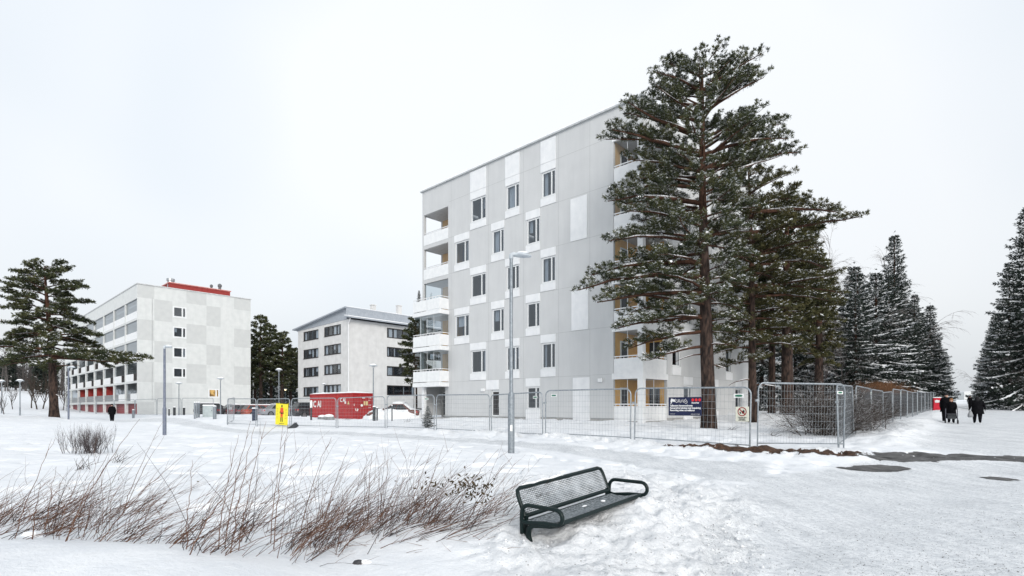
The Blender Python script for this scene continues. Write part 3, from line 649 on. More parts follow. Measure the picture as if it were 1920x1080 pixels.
for a, b_, yy in ((318, 431.5, 3.0),):
    # rooftop machine room set back from the corner
    k0, k1 = q(a), q(b_); X0, Y0 = Cf.w(0, yy).x, Cf.w(0, yy).y
    v0 = (Y0*k0 - X0)/(.6827-.7307*k0); v1 = (Y0*k1 - X0)/(.6827-.7307*k1); zt = EYE + (HZ-529)/F*(Y0+.7307*v0)
    x = MB(); x.box((v0, yy, CZ-.4), (v1, yy+7, zt-.12)); ro = x.build('rooftop_room', M_RED, bC)
    x = MB(); x.box((v0-.12, yy-.12, zt-.12), (v1+.12, yy+7.1, zt+.02)); x.build('roof_edge', mat('red_trim', (.5,.16,.14), .5, (.6,.3,.28), 5), ro)
    for vv, r_, h_ in ((v0-.2, .45, 1.6),):
        x = MB(); x.lathe([(r_,0),(r_,h_-.3),(r_*1.2,h_-.3),(r_*1.2,h_)], (vv+.6, yy+1.0, zt-.9), 14); x.build('roof_vent', M_ZINC, bC)
    for vv, r_, h_ in ((v1-2.2, .22, .9), (v1-1.0, .3, 1.2)):
        x = MB(); x.lathe([(r_*.7,0),(r_*.7,h_*.6),(r_,h_*.6),(r_,h_*.85),(r_*.4,h_)], (vv, yy+1.5, zt), 12); x.build('roof_vent', M_VENT, bC)
# ------------------------------------------------------------------ the low white block in the middle
Df = Frame(654, 76.3); bD = thing('apartment_house', 'four storey white house with dark framed windows and grey single pitch roof, half hidden', 'building', (Df.X0, Df.Y0, 0), GANG)
DL, DV = Df.u(558.9), 34.0; zE = Df.zu(654, 594); zL = Df.zu(559, 618); zT = zE + 1.25
M_DW = mat('offwhite_plaster', (.56,.56,.555), .9, (.63,.63,.625), 1.2, .3, 50, streak=.05); M_GC = mat('grey_cladding', (.30,.33,.37), .5, (.36,.39,.43), 4); M_BASE = mat('dark_plinth', (.10,.10,.105), .8, (.15,.15,.15), 5)
hl = []
for xa, xb in ((553,645),(680,783)):
    for r in range(4):
        yt = (402,512,622,740)[r] if xa == 553 else (373,486,605,727)[r]
        pa = 400+xa/3.273; pb = 400+xb/3.273; zt = Df.zu(pa, 500+yt/3.273); hl.append((Df.u(pb), Df.u(pa), zt-1.45, zt))
hrr = []; 
for r in range(4):
    zt = Df.zv(725.5, 500+(374,491,609,727)[r]/3.273)
    for k in range(4): a = Df.v(725.5)+k*6.9; hrr.append((a, a+5.2, zt-1.50, zt))
wm = MB(); wall_grid(wm, FL, 0, DL, 1.0, zL-.3, hl); wall_grid(wm, FRt, 0, DV, 2.6, zE-.3, hrr)
wm.poly([FL(0,zL-.3,0),FL(DL,zL-.3,0),FL(0,zE-.3,0)]); wm.poly([(0,DL,1),(DV,DL,1),(DV,DL,zL),(0,DL,zL)]); wm.poly([(DV,0,1),(DV,DL,1),(DV,DL,zL),(DV,0,zE)])
fbox(wm, FRt, 0, DV, 1.55, 2.6, 0, .3)
wm.build('wall', M_DW, bD)
pl = MB(); fbox(pl, FL, .05, DL-.05, -.6, 1.02, .06, .5); fbox(pl, FRt, .1, DV, -.6, 1.55, .09, .5); pl.build('plinth', M_BASE, bD)
for k in range(4):
    a = Df.v(727)+k*6.9; window(FRt, a, a+5, .85, 1.5, bD, M_BFRAME, (.33,.66), fw=.1, d=.02, curtain=0, rng=rg)
for h in hl: window(FL, *h, bD, M_BFRAME, (.25,.5,.75), fw=.12, d=.08, sill=.06, curtain=.7, rng=rg, cmat=M_WHITE)
for h in hrr: window(FRt, *h, bD, M_BFRAME, (.22,.56,.8), fw=.14, d=.08, curtain=.55, rng=rg, cmat=M_WHITE)
gb = MB(); o_ = .55
gb.loft([[(x, .5, zE-.28),(x, DL+.4, zL-.28),(x, DL+.4, zL-.05),(x, 1.2, zT-.05),(x,.5,zT-.05)] for x in (-.02, .4)]); gb.build('gable_cladding', M_GC, bD)
rf = MB(); rf.loft([[(x, .1, zT),(x, DL+.9, zL-.12),(x, DL+.9, zL+.06),(x, .1, zT+.18)] for x in (-o_, DV)]); rf.loft([[(x,.12,zE+.1),(x,.3,zE+.1),(x,.3,zT),(x,.12,zT)] for x in (-.3, DV)])
roD = rf.build('roof', M_GC, bD)
e = MB(); e.loft([[(x, -1.0, zE-.25),(x, .1, zE+.0),(x, .1, zE+.14),(x, -1.0, zE-.06)] for x in (-.7, DV)]); e.build('eave', M_GC, bD)
e = MB(); e.loft([[(x, -1.0, zE-.05),(x, .1, zE+.15),(x, .1, zE+.22),(x, -1.02, zE+.06)] for x in (-.7, DV)]); e.loft([[(x, DL+.8, zL+.08),(x,.15,zT+.2),(x,.15,zT+.28),(x,DL+.8,zL+.16)] for x in (-.3, DV)]); e.build('snow_cover', M_SNOW, roD)
g = MB(); g.tube([(-.1,-.08,1.0),(-.1,-.08,zE-1.0),(-.3,-.9,zE-.4)], .07, 8); g.build('downpipe', M_WHITE, bD)
for px, dz in ((702, 1.35), (750.5, 1.9)):
    X0, Y0 = Df.w(0, 2).x, Df.w(0, 2).y; k = q(px); v = (Y0*k-X0)/(.6827-.7307*k)
    c = MB(); c.bbox((v-.4, 2, zT-.6), (v+.3, 2.6, zT+dz), .03); c.bbox((v-.46, 1.94, zT+dz), (v+.36, 2.66, zT+dz+.15), .03); c.build('chimney', M_DW, bD)

# ------------------------------------------------------------------ loose stuff on the snow: sanding grit on the path, clods on the ploughed bank
def scatter(name, label, cat, n, pick, size, m, seed, flat=.6, sink=.2):
    g = np.random.default_rng(seed); XY = pick(g, n); X, Y = XY[:,0], XY[:,1]; Z = H(X, Y); n = len(X)
    base = np.array([(1,0,0),(-.5,.87,0),(-.5,-.87,0),(.1,.05,1),(0,-.1,-.8)]); s = g.uniform(*size, n)*g.choice([.6,.8,1,1.5], n)
    ang = g.uniform(0, 6.28, n); c_, s_ = np.cos(ang), np.sin(ang); jit = g.uniform(.7,1.35,(n,5,3)); q_ = base[None]*jit*s[:,None,None]; q_[:,:,2] *= flat
    V_ = np.stack([q_[:,:,0]*c_[:,None]-q_[:,:,1]*s_[:,None]+X[:,None], q_[:,:,0]*s_[:,None]+q_[:,:,1]*c_[:,None]+Y[:,None], q_[:,:,2]+(Z+s*sink)[:,None]], -1).reshape(-1,3)
    f = np.array([(0,1,3),(1,2,3),(2,0,3),(1,0,4),(2,1,4),(0,2,4)]); Fc = (np.arange(n)[:,None,None]*5+f[None]).reshape(-1,3)
    o = np_mesh(name, V_, [(Fc, 0)], [m]); o['kind'] = 'stuff'; o['label'] = label; o['category'] = cat; return o
def on_path(g, n):
    Y = np.exp(g.uniform(math.log(4.6), math.log(19), n*3)); X = q(g.uniform(1150, 2150, n*3))*Y; k = (plaza_mask(X, Y) > .55) & (fbm(X*.6, Y*.6, 123, 3) > g.uniform(-.25,.3,n*3)); return np.stack([X, Y], 1)[k][:n]
def on_bank(g, n):
    Y = g.uniform(4.5, 20, n*6); X = q(g.uniform(820, 1640, n*6))*Y; H(X, Y); k = (H.lum > .35) & (fbm(X*.8, Y*.8, 321, 2) > -.05); return np.stack([X, Y], 1)[k][:n]
scatter('gravel', 'dark sanding grit scattered over the trodden snow of the path', 'gravel', 4600, on_path, (.003,.0065), mat('grit', (.05,.048,.045), .9, (.17,.16,.15), 30), 3)
scatter('snow_rubble', 'small clods of ploughed snow along the banks', 'snow', 800, on_bank, (.008,.026), M_SNOWR, 4, .7, .0)
# ------------------------------------------------------------------ far buildings
def slab_block(name, label, px0, px1, ptop, Y, depth, wm_, rows, cols_, fr):
    X0, X1 = q(px0)*Y, q(px1)*Y; zt = EYE + (HZ-ptop)/F*Y; zb = Hs((X0+X1)/2, Y)-.5
    t = thing(name, label, 'building', (X0, Y, 0)); W_ = X1-X0
    def FF(s, z, d): return (s, d, z)
    hs = []
    for r in range(rows):
        for c in range(cols_): s = W_*(c+.25)/cols_; z = zt-.9-(r+1)*2.9+.9; hs.append((s, s+W_*.5/cols_, z, z+1.4))
    m = MB(); wall_grid(m, FF, 0, W_, zb, zt, hs); m.poly([(0,0,zb),(0,depth,zb),(0,depth,zt),(0,0,zt)]); m.poly([(W_,0,zb),(W_,depth,zb),(W_,depth,zt),(W_,0,zt)]); m.poly([(0,depth,zb),(W_,depth,zb),(W_,depth,zt),(0,depth,zt)]); m.build('wall', wm_, t)
    m = MB(); m.box((-.3,-.3,zt),(W_+.3,depth+.3,zt+.3)); m.build('roof', M_SNOW, t)
    for h in hs: window(FF, *h, t, fr, (.5,), fw=.1, d=.08, curtain=.4, rng=rg)
slab_block('apartment_block', 'pale white block seen between the chequered block and the white house, behind trees', 474, 503, 682, 120, 10, M_CL, 3, 2, M_BFRAME)
slab_block('apartment_block', 'pale block glimpsed through the spruces right of the grey block', 1488, 1582, 668, 78, 12, M_CL, 3, 4, M_WFRAME)
slab_block('brick_house', 'low red brick house with white windows behind the spruce trunks', 1585, 1645, 705, 72, 8, mat('red_brick', (.22,.06,.04), .85, (.30,.09,.06), 6), 1, 3, M_WFRAME)
slab_block('apartment_block', 'far pale slab block closing the end of the tree lined path', 1808, 1850, 735.5, 330, 14, M_CL, 2, 6, M_BFRAME)
# ------------------------------------------------------------------ red container
Kf = Frame(661, 51.5); zb = Hs(Kf.X0, 51.5) - .05; Kh = EYE + (HZ-736.5)/F*51.5 - zb
kt = thing('shipping_container', 'red shipping container with snow on its roof beside the white house', 'container', (Kf.X0, Kf.Y0, zb), GANG)
KL, KW = Kf.u(581), Kf.v(699)
M_KR = mat('container_red', (.30,.016,.018), .5, (.38,.028,.028), 3, .1, 20); M_KW = mat('container_white', (.75,.74,.72), .6); M_KY = mat('container_yellow', (.6,.5,.25), .6)
b = MB(); n = int(KL/.28); prof = []
for i in range(n):
    s = .12+(KL-.24)*i/n; w_ = (KL-.24)/n
    for a, d in ((0,0),(.4,0),(.5,.05),(.9,.05)): prof.append((s+a*w_, d))
for (a, d), (c, e) in zip(prof, prof[1:]): b.poly([FL(a,.16,d+.03),FL(c,.16,e+.03),FL(c,Kh-.12,e+.03),FL(a,Kh-.12,d+.03)])
b.box((.1,.1,.1),(KW-.05,KL-.05,Kh-.05))
for y in (0, KL-.14):
    for x in (0, KW-.14): b.box((x,y,0),(x+.14,y+.14,Kh))
b.box((0,.14,0),(.12,KL-.14,.16)); b.box((0,.14,Kh-.12),(.12,KL-.14,Kh)); b.box((.14,0,0),(KW-.14,.12,.14)); b.box((.14,0,Kh-.12),(KW-.14,.1,Kh))
b.build('body', M_KR, kt)
for k in (0, 1):
    d = MB(); x0 = .15+k*(KW-.3)/2; x1 = x0+(KW-.3)/2-.02
    d.box((x0,.03,.16),(x1,.06,Kh-.14))
    for r in range(4): z = .22+r*(Kh-.4)/4; d.box((x0+.05,.015,z),(x1-.05,.03,z+(Kh-.4)/4-.12))
    do = d.build('door', M_KR, kt)
    for f in (.28, .72):
        r = MB(); x = x0+(x1-x0)*f; r.tube([(x,-.02,.1),(x,-.02,Kh-.1)], .025, 6)
        for z in (.3, 1.0, Kh-.4): r.box((x-.06,-.035,z-.04),(x+.06,.014,z+.04))
        r.box((x-.05,-.05,1.05),(x+.3,-.03,1.1)); r.build('locking_bar', M_KR, do)
lg = MB()
Mside = Matrix(((0,0,-1,.012),(-1,0,0,0),(0,1,0,0),(0,0,0,1)))     # text on the long side: reads along -y
text_into(lg, 'C AI', .92, Matrix.Translation((0, KL-.7, Kh-1.35)) @ Mside, bold=.03)
text_into(lg, 'C AI', .55, Matrix.Translation((0, 2.35, Kh-.85)) @ Mside, bold=.02)
Mdoor = Matrix(((1,0,0,0),(0,0,-1,.005),(0,1,0,0),(0,0,0,1)))
for z, sx in ((Kh-.5,.55),(Kh-.72,.35),(1.35,.5),(1.12,.45),(.75,.5),(.55,.4)):
    lg.box((KW-.5,.008,z),(KW-.5+sx*.6,.012,z+.055)); 
lg.box((.25+KW/2-.3,.008,Kh-.52),(KW/2+.3,.012,Kh-.42)); lg.box((.15,.008,1.3),(.22,.012,1.5))
for x, z, r in ((.45,.95,.17),(1.0,1.35,.13)): lg.poly([(x+r*math.cos(a*math.pi/8), -.001, z+r*math.sin(a*math.pi/8)) for a in range(16)])
for y in (1.2, 1.35): lg.box((.002,y,1.5),(.012,y+.12,1.75))
lg.build('lettering', M_KW, kt)
y_ = MB(); y_.poly([(-.002+.0,.55,1.45),(-.002,.95,1.45),(-.002,.75,1.8)]); y_.box((KW/2+.1,-.004,1.35),(KW/2+.55,.0,1.75)); y_.build('warning_sticker', M_KY, kt)
s = MB(); n = 12; s.loft([[(KW*j/6+(-.03 if j == 0 else .03 if j == 6 else 0), y, Kh+.005) for j in range(7)] + [(KW*j/6, y, Kh+.14*(.35 if j in (0,6) else 1)*(.8+.4*rg.random())*(.4 if k in (0,n) else 1)) for j in range(6,-1,-1)] for k, y in enumerate(np.linspace(-.03, KL+.03, n+1))])
s.build('snow_cover', M_SNOW, kt, smooth=False)
# ------------------------------------------------------------------ fence panels
M_GALV = mat('galvanised', (.24,.27,.295), .45, (.36,.39,.415), 12, metal=.55, spec=.4); M_WIRE = mat('galvanised_wire', (.30,.33,.35), .5, (.36,.39,.41), 20, metal=.3)
M_TAG = mat('tag_white', (.75,.76,.75), .5); M_TAGG = mat('tag_green', (.03,.16,.10), .5); M_BLOCK = mat('fence_block', (.16,.16,.16), .9, (.24,.24,.24), 9)
PW = 4.4
def make_panel():
    t = thing('fence_panel', 'mesh fence panel', 'fence panel'); rr = .028; c = .24; h = 2.0
    f = MB(); pts = [(.03,0,-.05),(.03,0,h-c)]
    for k in range(1, 6): a = math.pi/2*k/6; pts.append((.03+c-c*math.cos(a), 0, h-c+c*math.sin(a)))
    pts.append((.03+c,0,h)); L = PW-.06; pts.append((.03+L-c,0,h))
    for k in range(1, 6): a = math.pi/2*k/6; pts.append((.03+L-c+c*math.sin(a), 0, h-c+c*math.cos(a)))
    pts += [(.03+L,0,h-c),(.03+L,0,-.05)]; f.tube(pts, rr, 8); f.tube([(.05,0,.12),(PW-.05,0,.12)], .02, 6)
    o = f.build('frame', M_GALV, t); smooth_by_angle(o, 60)
    w_ = MB(); nv = 30
    for k in range(1, nv): x = .03+L*k/nv; w_.tube([(x,0,.12),(x,0,h-.01)], .0034, 3, caps=False)
    for k in range(1, 8): z = .12+(h-.13)*k/8; w_.tube([(.03,-.004,z),(PW-.03,-.004,z)], .0042, 3, caps=False)
    w_.build('wire_mesh', M_WIRE, t)
    cl = MB(); cl.box((-.09,-.045,1.42),(.05,.045,1.49)); cl.tube([(-.02,-.05,1.455),(-.02,.06,1.455)], .012, 6); cl.build('clamp', M_GALV, t)
    return t
def make_tag(mirror=False):
    p = MB(); p.box((-.16,-.012,-.06),(.16,-.006,.06)); p.box((-.12,-.016,-.03),(.12,-.0125,.03), 1); return p
panel0 = make_panel(); used0 = [False]
def put_panel(A, Bq, label, group='temporary mesh fence panels', tagpos=None, tilt=0):
    """A, B: end points (X, Y) on the ground"""
    A = Vector((A[0], A[1], Hs(*A[:2]))); Bq = Vector((Bq[0], Bq[1], Hs(*Bq[:2]))); d = Bq-A; L = math.hypot(d.x, d.y)
    if not used0[0]: o = panel0; used0[0] = True; o['label'] = label; o['group'] = group
    else: o = dup(panel0, label, group=group)
    ex = d/L; ey = Vector((-d.y, d.x, 0)).normalized(); ez = Vector((0,0,1)) + ey*tilt
    M = Matrix.Translation(A) @ Matrix(((ex.x,ey.x,ez.x,0),(ex.y,ey.y,ez.y,0),(ex.z,ey.z,ez.z,0),(0,0,0,1))) @ Matrix.Diagonal((L/PW,1,1,1))
    # keep clean loc/rot/scale: bake the slope of the ground into the rotation
    o.matrix_world = M
    if tagpos is not None:
        p = make_tag(); pl_ = p.build('name_plate', [M_TAG, M_TAGG], o); pl_.location = (PW*tagpos, -.02, 1.78); pl_.scale = (PW/L, 1, 1)
    return o
front = [(545,37.9),(632,35.9),(724,33.2),(816,30.3),(920,27.8),(1020,24.1),(1186,20.75),(1411,17.45)]
fp = [(q(p)*Y, Y) for p, Y in front]
flab = ['wire mesh fence panel just right of the yellow poster', 'wire mesh fence panel in front of the red container doors', 'wire mesh fence panel in front of the snow buried car',
        'wire mesh fence panel before the ground floor left of the front door', 'wire mesh fence panel behind the tall grey lamp post',
        'wire mesh fence panel just right of the tall grey lamp post', 'wire mesh fence panel carrying the dark blue and the white signs']
def gap(A, Bq, g=.06):
    d = Vector((Bq[0]-A[0], Bq[1]-A[1])).normalized()*g; return (A[0]+d.x, A[1]+d.y), (Bq[0]-d.x, Bq[1]-d.y)
tags = [None, None, .85, None, .88, .12, None]
for k in range(7): put_panel(*gap(fp[k], fp[k+1]), flab[k], tagpos=tags[k])
pA = (q(481)*39.6, 39.6); put_panel(*gap(pA, fp[0]), 'wire mesh fence panel carrying the yellow poster')
pB = (q(425.7)*41.6, 41.6); put_panel(*gap(pB, pA), 'wire mesh fence panel just left of the yellow poster panel')
put_panel((q(425.7)*41.7, 41.7), (q(438.5)*45.2, 45.2), 'fence panel turned end-on with a small white notice, left of the yellow poster')
# the panel across the corner, by the path
put_panel((q(1419)*16.9, 16.9), (q(1583)*17.1, 17.1), 'wide fence panel by the corner, with a green tag, standing on brown soil', tilt=-.02)
put_panel((q(1572)*17.2, 17.2), (q(1601)*21.9, 21.9), 'fence panel leaning at the corner of the path, seen nearly end-on', tilt=.03)
for k in range(13):
    a = FR0 + FRD*(k*4.5+.08); b_ = FR0 + FRD*(k*4.5+4.42)
    put_panel(a, b_, ['first fence panel along the path from the corner, before the bare bush','second fence panel along the path from the corner','third fence panel along the path from the corner','fourth fence panel along the path, before the brown hedge','fifth fence panel along the path, before the brown hedge'][k] if k < 5 else 'one of the distant fence panels overlapping along the path towards the red bin',
              group='temporary mesh fence panels' if k < 5 else 'distant path side fence panels', tagpos=.95 if k in (0, 3) else None)
lft = [(401,62),(340,64),(294,66),(253,68),(214,71),(180,75),(150,80),(125,86),(104,93)]
lp = [(q(p)*Y, Y) for p, Y in lft]
ll = ['distant fence panel in front of the parked dark estate car', 'distant fence panel left of the dark bollards, before the chequered block', 'distant fence panel at the near corner of the chequered block', 'distant fence panel behind the walker on the left']
for k in range(8): put_panel(*gap(lp[k+1], lp[k]), ll[k] if k < 4 else 'one of the distant fence panels along the loggia side of the chequered block', group='fence panels before the chequered block' if k < 4 else 'fence panels along the loggias')
for px, Y in ((1602,22.6),(1411,17.4),(1186,20.7)): pass
def on_line(px, A, Bq):
    k = q(px); t = (k*A[1]-A[0])/((Bq[0]-A[0]) - k*(Bq[1]-A[1])); return A[0]+(Bq[0]-A[0])*t, A[1]+(Bq[1]-A[1])*t
def sign_on(name, label, pl_, pr, ytop, ybot, A, Bq, off=.05, cat='sign', slant=0.0):
    (xa, ya), (xb, yb) = on_line(pl_, A, Bq), on_line(pr, A, Bq); W_ = math.hypot(xb-xa, yb-ya); z1 = EYE+(HZ-ytop)/F*ya; z0 = EYE+(HZ-ybot)/F*ya
    n = Vector((Bq[1]-A[1], -(Bq[0]-A[0]), 0)).normalized(); 
    if n.y > 0: n = -n
    t = thing(name, label, cat, (xa+n.x*off, ya+n.y*off, z0), math.atan2(yb-ya, xb-xa)); t.rotation_euler = (0, slant, math.atan2(yb-ya, xb-xa)); return t, W_, z1-z0
MT = Matrix(((1,0,0,0),(0,0,-1,0),(0,1,0,0),(0,0,0,1)))     # text plane -> local xz
M_NAVY = mat('sign_navy', (.008,.013,.045), .4, (.012,.018,.06), 5); M_SW = mat('sign_white', (.72,.72,.72), .5); M_SR = mat('sign_red', (.62,.03,.035), .45); M_CREAM = mat('sign_cream', (.68,.68,.58), .5); M_BLK = mat('black_print', (.012,.012,.012), .5)
t, W_, h = sign_on('warning_board', 'dark blue security board with white text, three red dots and graffiti, on the fence', 1255, 1317, 745, 779, fp[6], fp[7])
b = MB(); b.bbox((0,-.01,0),(W_,.01,h), .004); b.build('board', M_NAVY, t)
g = MB()
for k, s_ in enumerate(('Tallentava kameravalvonta', 'Kameraövervakning med inspelning', 'Recording video surveillance')): text_into(g, s_, h*.125, Matrix.Translation((W_*.05,-.0135,h*(.50-.125*k))) @ MT, bold=.004)
text_into(g, 'securitas.fi', h*.07, Matrix.Translation((W_*.05,-.0135,h*.07)) @ MT); text_into(g, '+358 20 491 2600', h*.07, Matrix.Translation((W_*.95,-.0135,h*.06)) @ MT, align='RIGHT')
text_into(g, 'Securitas', h*.115, Matrix.Translation((W_*.71,-.0135,h*.655)) @ MT, bold=.003)
# camera pictogram and spray scribble
g.poly([(W_*a,-.0135,h*b_) for a, b_ in ((.06,.78),(.09,.93),(.22,.86),(.20,.74),(.12,.77),(.11,.68),(.06,.64),(.065,.70),(.09,.71))])
sc = [(.19,.80),(.22,.90),(.26,.86),(.22,.76),(.25,.70),(.29,.74),(.31,.88),(.32,.72),(.30,.86),(.35,.88),(.34,.78),(.37,.70),(.40,.86),(.42,.72),(.45,.88),(.47,.70),(.50,.84),(.53,.90),(.56,.82),(.50,.72),(.53,.64),(.58,.70),(.57,.80)]
g.tube([(W_*a,-.016,h*b_) for a, b_ in sc], .009, 4); g.build('lettering', M_SW, t)
g = MB()
for k in range(3):
    c = (W_*(.745+.10*k), h*.84); g.poly([(c[0]+.052*math.cos(a*math.pi/8), -.014, c[1]+.052*math.sin(a*math.pi/8)) for a in range(16)])
g.build('red_dots', M_SR, t)
t, W_, h = sign_on('prohibition_sign', 'cream no entry sign with red ringed hand figure and text, on the fence', 1380.5, 1405.5, 762.5, 790, fp[6], fp[7])
b = MB(); b.bbox((0,-.008,0),(W_,.008,h), .004); b.build('board', M_CREAM, t)
r = MB(); n = 28; c = (W_*.5, h*.66); ro_, ri = W_*.34, W_*.27
for k in range(n):
    a, e = 2*math.pi*k/n, 2*math.pi*(k+1)/n; r.poly([(c[0]+x*math.cos(y), -.011, c[1]+x*math.sin(y)) for x, y in ((ro_,a),(ro_,e),(ri,e),(ri,a))])
d_ = W_*.22; r.poly([(c[0]-d_-.012,-.0125,c[1]+d_-.012),(c[0]-d_+.012,-.0125,c[1]+d_+.012),(c[0]+d_+.012,-.0125,c[1]-d_+.012),(c[0]+d_-.012,-.0125,c[1]-d_-.012)]); r.build('red_ring', mat('ring_red', (.28,.02,.02), .5), t)
g = MB(); hx, hz = c[0]+W_*.08, c[1]-W_*.04
g.poly([(hx+W_*a,-.0115,hz+W_*b_) for a, b_ in ((-.08,-.10),(.08,-.10),(.11,.04),(.11,.14),(.085,.14),(.075,.05),(.06,.18),(.035,.18),(.03,.06),(.015,.19),(-.01,.19),(-.02,.05),(-.05,.13),(-.07,.12),(-.06,.0),(-.11,.04),(-.12,.01))])
g.poly([(c[0]+W_*a,-.0115,c[1]+W_*b_) for a, b_ in ((-.18,-.14),(-.08,-.16),(-.09,-.04),(-.13,.02),(-.19,-.02))])
for k, (s_, z) in enumerate((('Työmaa-alue', .235), ('Asiattomilta', .15), ('pääsy kielletty', .07))): text_into(g, s_, h*(.115 if k == 0 else .085), Matrix.Translation((W_*.5,-.0115,h*z)) @ MT, align='CENTER', bold=.002)
g.build('lettering', M_BLK, t)
def small_tag(px0, px1, y0, y1, A, Bq, label):
    t, W_, h = sign_on('name_plate', label, px0, px1, y0, y1, A, Bq, off=.04, cat='plate'); b = MB(); b.bbox((0,-.006,0),(W_,.006,h), .003); b.build('plate', M_TAG, t)
    b = MB(); n = 12; b.poly([(W_*(.5+.36*math.copysign(abs(math.cos(a*math.pi/6))**.5, math.cos(a*math.pi/6))), -.009, h*(.5+.28*math.sin(a*math.pi/6))) for a in range(n)]); b.build('green_badge', M_TAGG, t)
small_tag(1376.5, 1396, 738.5, 746, fp[6], fp[7], 'white plate with green badge above the cream prohibition sign')
small_tag(1568, 1579, 733.5, 739, (q(1419)*16.9, 16.9), (q(1583)*17.1, 17.1), 'white plate with green badge at the right end of the corner fence panel')
# yellow poster with a workwear figure
t, W_, h = sign_on('safety_poster', 'yellow poster showing a worker in red clothing, hung askew on the fence', 518, 541, 754.5, 795.5, pA, fp[0], off=.08, slant=R(3))
M_YEL = mat('poster_yellow', (.72,.62,.025), .55, (.78,.68,.05), 4); b = MB(); b.bbox((0,-.006,0),(W_,.006,h), .003); b.box((.02,-.01,h-.06),(W_*.25,-.007,h),1); b.box((W_*.3,-.01,h-.06),(W_-.02,-.007,h),1); b.build('board', [M_YEL, M_BLK], t)
def figp(pts, m): m.poly([(W_*(.5+a*.5), -.010, h*b_) for a, b_ in pts])
r = MB(); figp([(-.22,.78),(.22,.78),(.3,.55),(-.3,.55)], r); figp([(-.2,.5),(.2,.5),(.17,.34),(.03,.34),(.0,.44),(-.03,.34),(-.17,.34)], r); r.build('figure_clothing', mat('poster_red', (.65,.08,.03), .6), t)
r = MB(); figp([(-.1,.90),(.1,.90),(.1,.80),(-.1,.80)], r); figp([(-.3,.62),(-.22,.62),(-.26,.52),(-.34,.52)], r); figp([(.22,.62),(.3,.62),(.34,.5),(.26,.5)], r); figp([(-.2,.56),(.2,.56),(.2,.5),(-.2,.5)], r); figp([(-.17,.34),(-.04,.34),(-.06,.14),(-.16,.14)], r); figp([(.04,.34),(.17,.34),(.2,.14),(.08,.14)], r); r.box((W_*.3,-.0102,h*.055),(W_*.72,-.0095,h*.075))
for k in range(7):
    z = h*(.72-.07*k); r.box((W_*.07,-.0102,z),(W_*.22,-.0095,z+h*.008)); r.box((W_*.76,-.0102,z),(W_*.93,-.0095,z+h*.008))
r.build('print', M_BLK, t)
t, W_, h = sign_on('notice', 'small white notice on the end-on fence panel', 431.5, 437, 757, 768, (q(425.7)*41.7, 41.7), (q(438.5)*45.2, 45.2), off=.06)
b = MB(); b.bbox((0,-.006,0),(W_,.006,h), .002); b.build('board', M_SW, t); b = MB(); b.poly([(W_*(.5+.28*math.cos(a*math.pi/6)),-.009,h*(.6+.2*math.sin(a*math.pi/6))) for a in range(12)]); b.build('print', M_BLK, t)
# ------------------------------------------------------------------ lamps
M_POLE = mat('lamp_pole_grey', (.19,.215,.24), .5, (.27,.30,.325), 14, .1, 60, metal=.35); M_POLEB = mat('lamp_pole_blue', (.12,.14,.19), .5, (.17,.19,.24), 8)
M_LENS = mat('lamp_lens', (.55,.57,.58), .3); M_HEAD = mat('lamp_head', (.36,.40,.44), .4, (.48,.52,.55), 8)
def arm_lamp(px, Y, ptop, label, r0=.095, r1=.06, side=1, col=M_POLE, group='street lamps with side arm', base=None, dz=0):
    p = onground(px, Y); h = EYE+(HZ-ptop)/F*Y - p.z; t = thing('street_lamp', label, 'street lamp', p, 0, group)
    m = MB(); k = h*.30; m.lathe([(r0,-.4),(r0,k),(r0*.95,k+.03),(r1,k+.10),(r1*.9,h-.05)], n=14); o = m.build('pole', col, t); smooth_by_angle(o, 40)
    m = MB(); m.tube([(0,0,h-.12),(0,0,h-.01),(side*.06,0,h+.02),(side*.16,0,h+.01)], [r1*1.25,r1*1.3,r1*1.2,.05], 10); m.build('bracket', M_HEAD, t)
    m = MB(); L = .52; rings = []
    for x, w_, zt, zb_ in ((.0,.06,.05,-.03),(.1,.13,.09,-.05),(.28,.16,.085,-.055),(.46,.10,.055,-.04),(.52,.03,.02,-.02)):
        rings.append([(side*(.08+x), w_*math.cos(a*math.pi/5), (zt if math.sin(a*math.pi/5) > 0 else -zb_)*math.sin(a*math.pi/5)+h-.01-x*.06) for a in range(10)])
    m.loft(rings); o = m.build('lamp_head', M_HEAD, t); smooth_by_angle(o, 50)
    s = MB(); s.ell((side*.33,0,h+.055), (.2,.11,.045), 8); s.build('snow_cover', M_SNOW, t)
    return t
def dome_lamp(px, Y, ptop, label, group='mushroom headed park lamps', lit=False):
    p = onground(px, Y); h = EYE+(HZ-ptop)/F*Y - p.z; t = thing('street_lamp', label, 'street lamp', p, 0, group)
    m = MB(); m.lathe([(.075,-.4),(.07,.9),(.05,1.0),(.045,h-.3)], n=10); m.build('pole', M_POLE, t)
    m = MB(); m.lathe([(.05,h-.3),(.13,h-.22),(.16,h-.15),(.15,h-.12)], n=14)
    lm = M_LENS
    if lit:
        lm = bpy.data.materials.new('lamp_glow'); lm.use_nodes = True; b = lm.node_tree.nodes['Principled BSDF']; b.inputs['Emission Color'].default_value = (1,.72,.36,1); b.inputs['Emission Strength'].default_value = 4
    m.build('lens', lm, t)
    m = MB(); m.lathe([(.36,h-.14),(.37,h-.11),(.26,h-.03),(.10,h+.02),(.01,h+.03)], n=18); o = m.build('lamp_hood', M_HEAD, t); smooth_by_angle(o, 50)
    m = MB(); m.lathe([(.30,h-.055),(.24,h+.01),(.12,h+.06),(.01,h+.075)], n=14); m.build('snow_cover', M_SNOW, t)
    return t
tl = arm_lamp(958.5, 16.0, 478, 'tall grey lamp post with small sticker, before the grey block and near the bench', r0=.098, r1=.055)
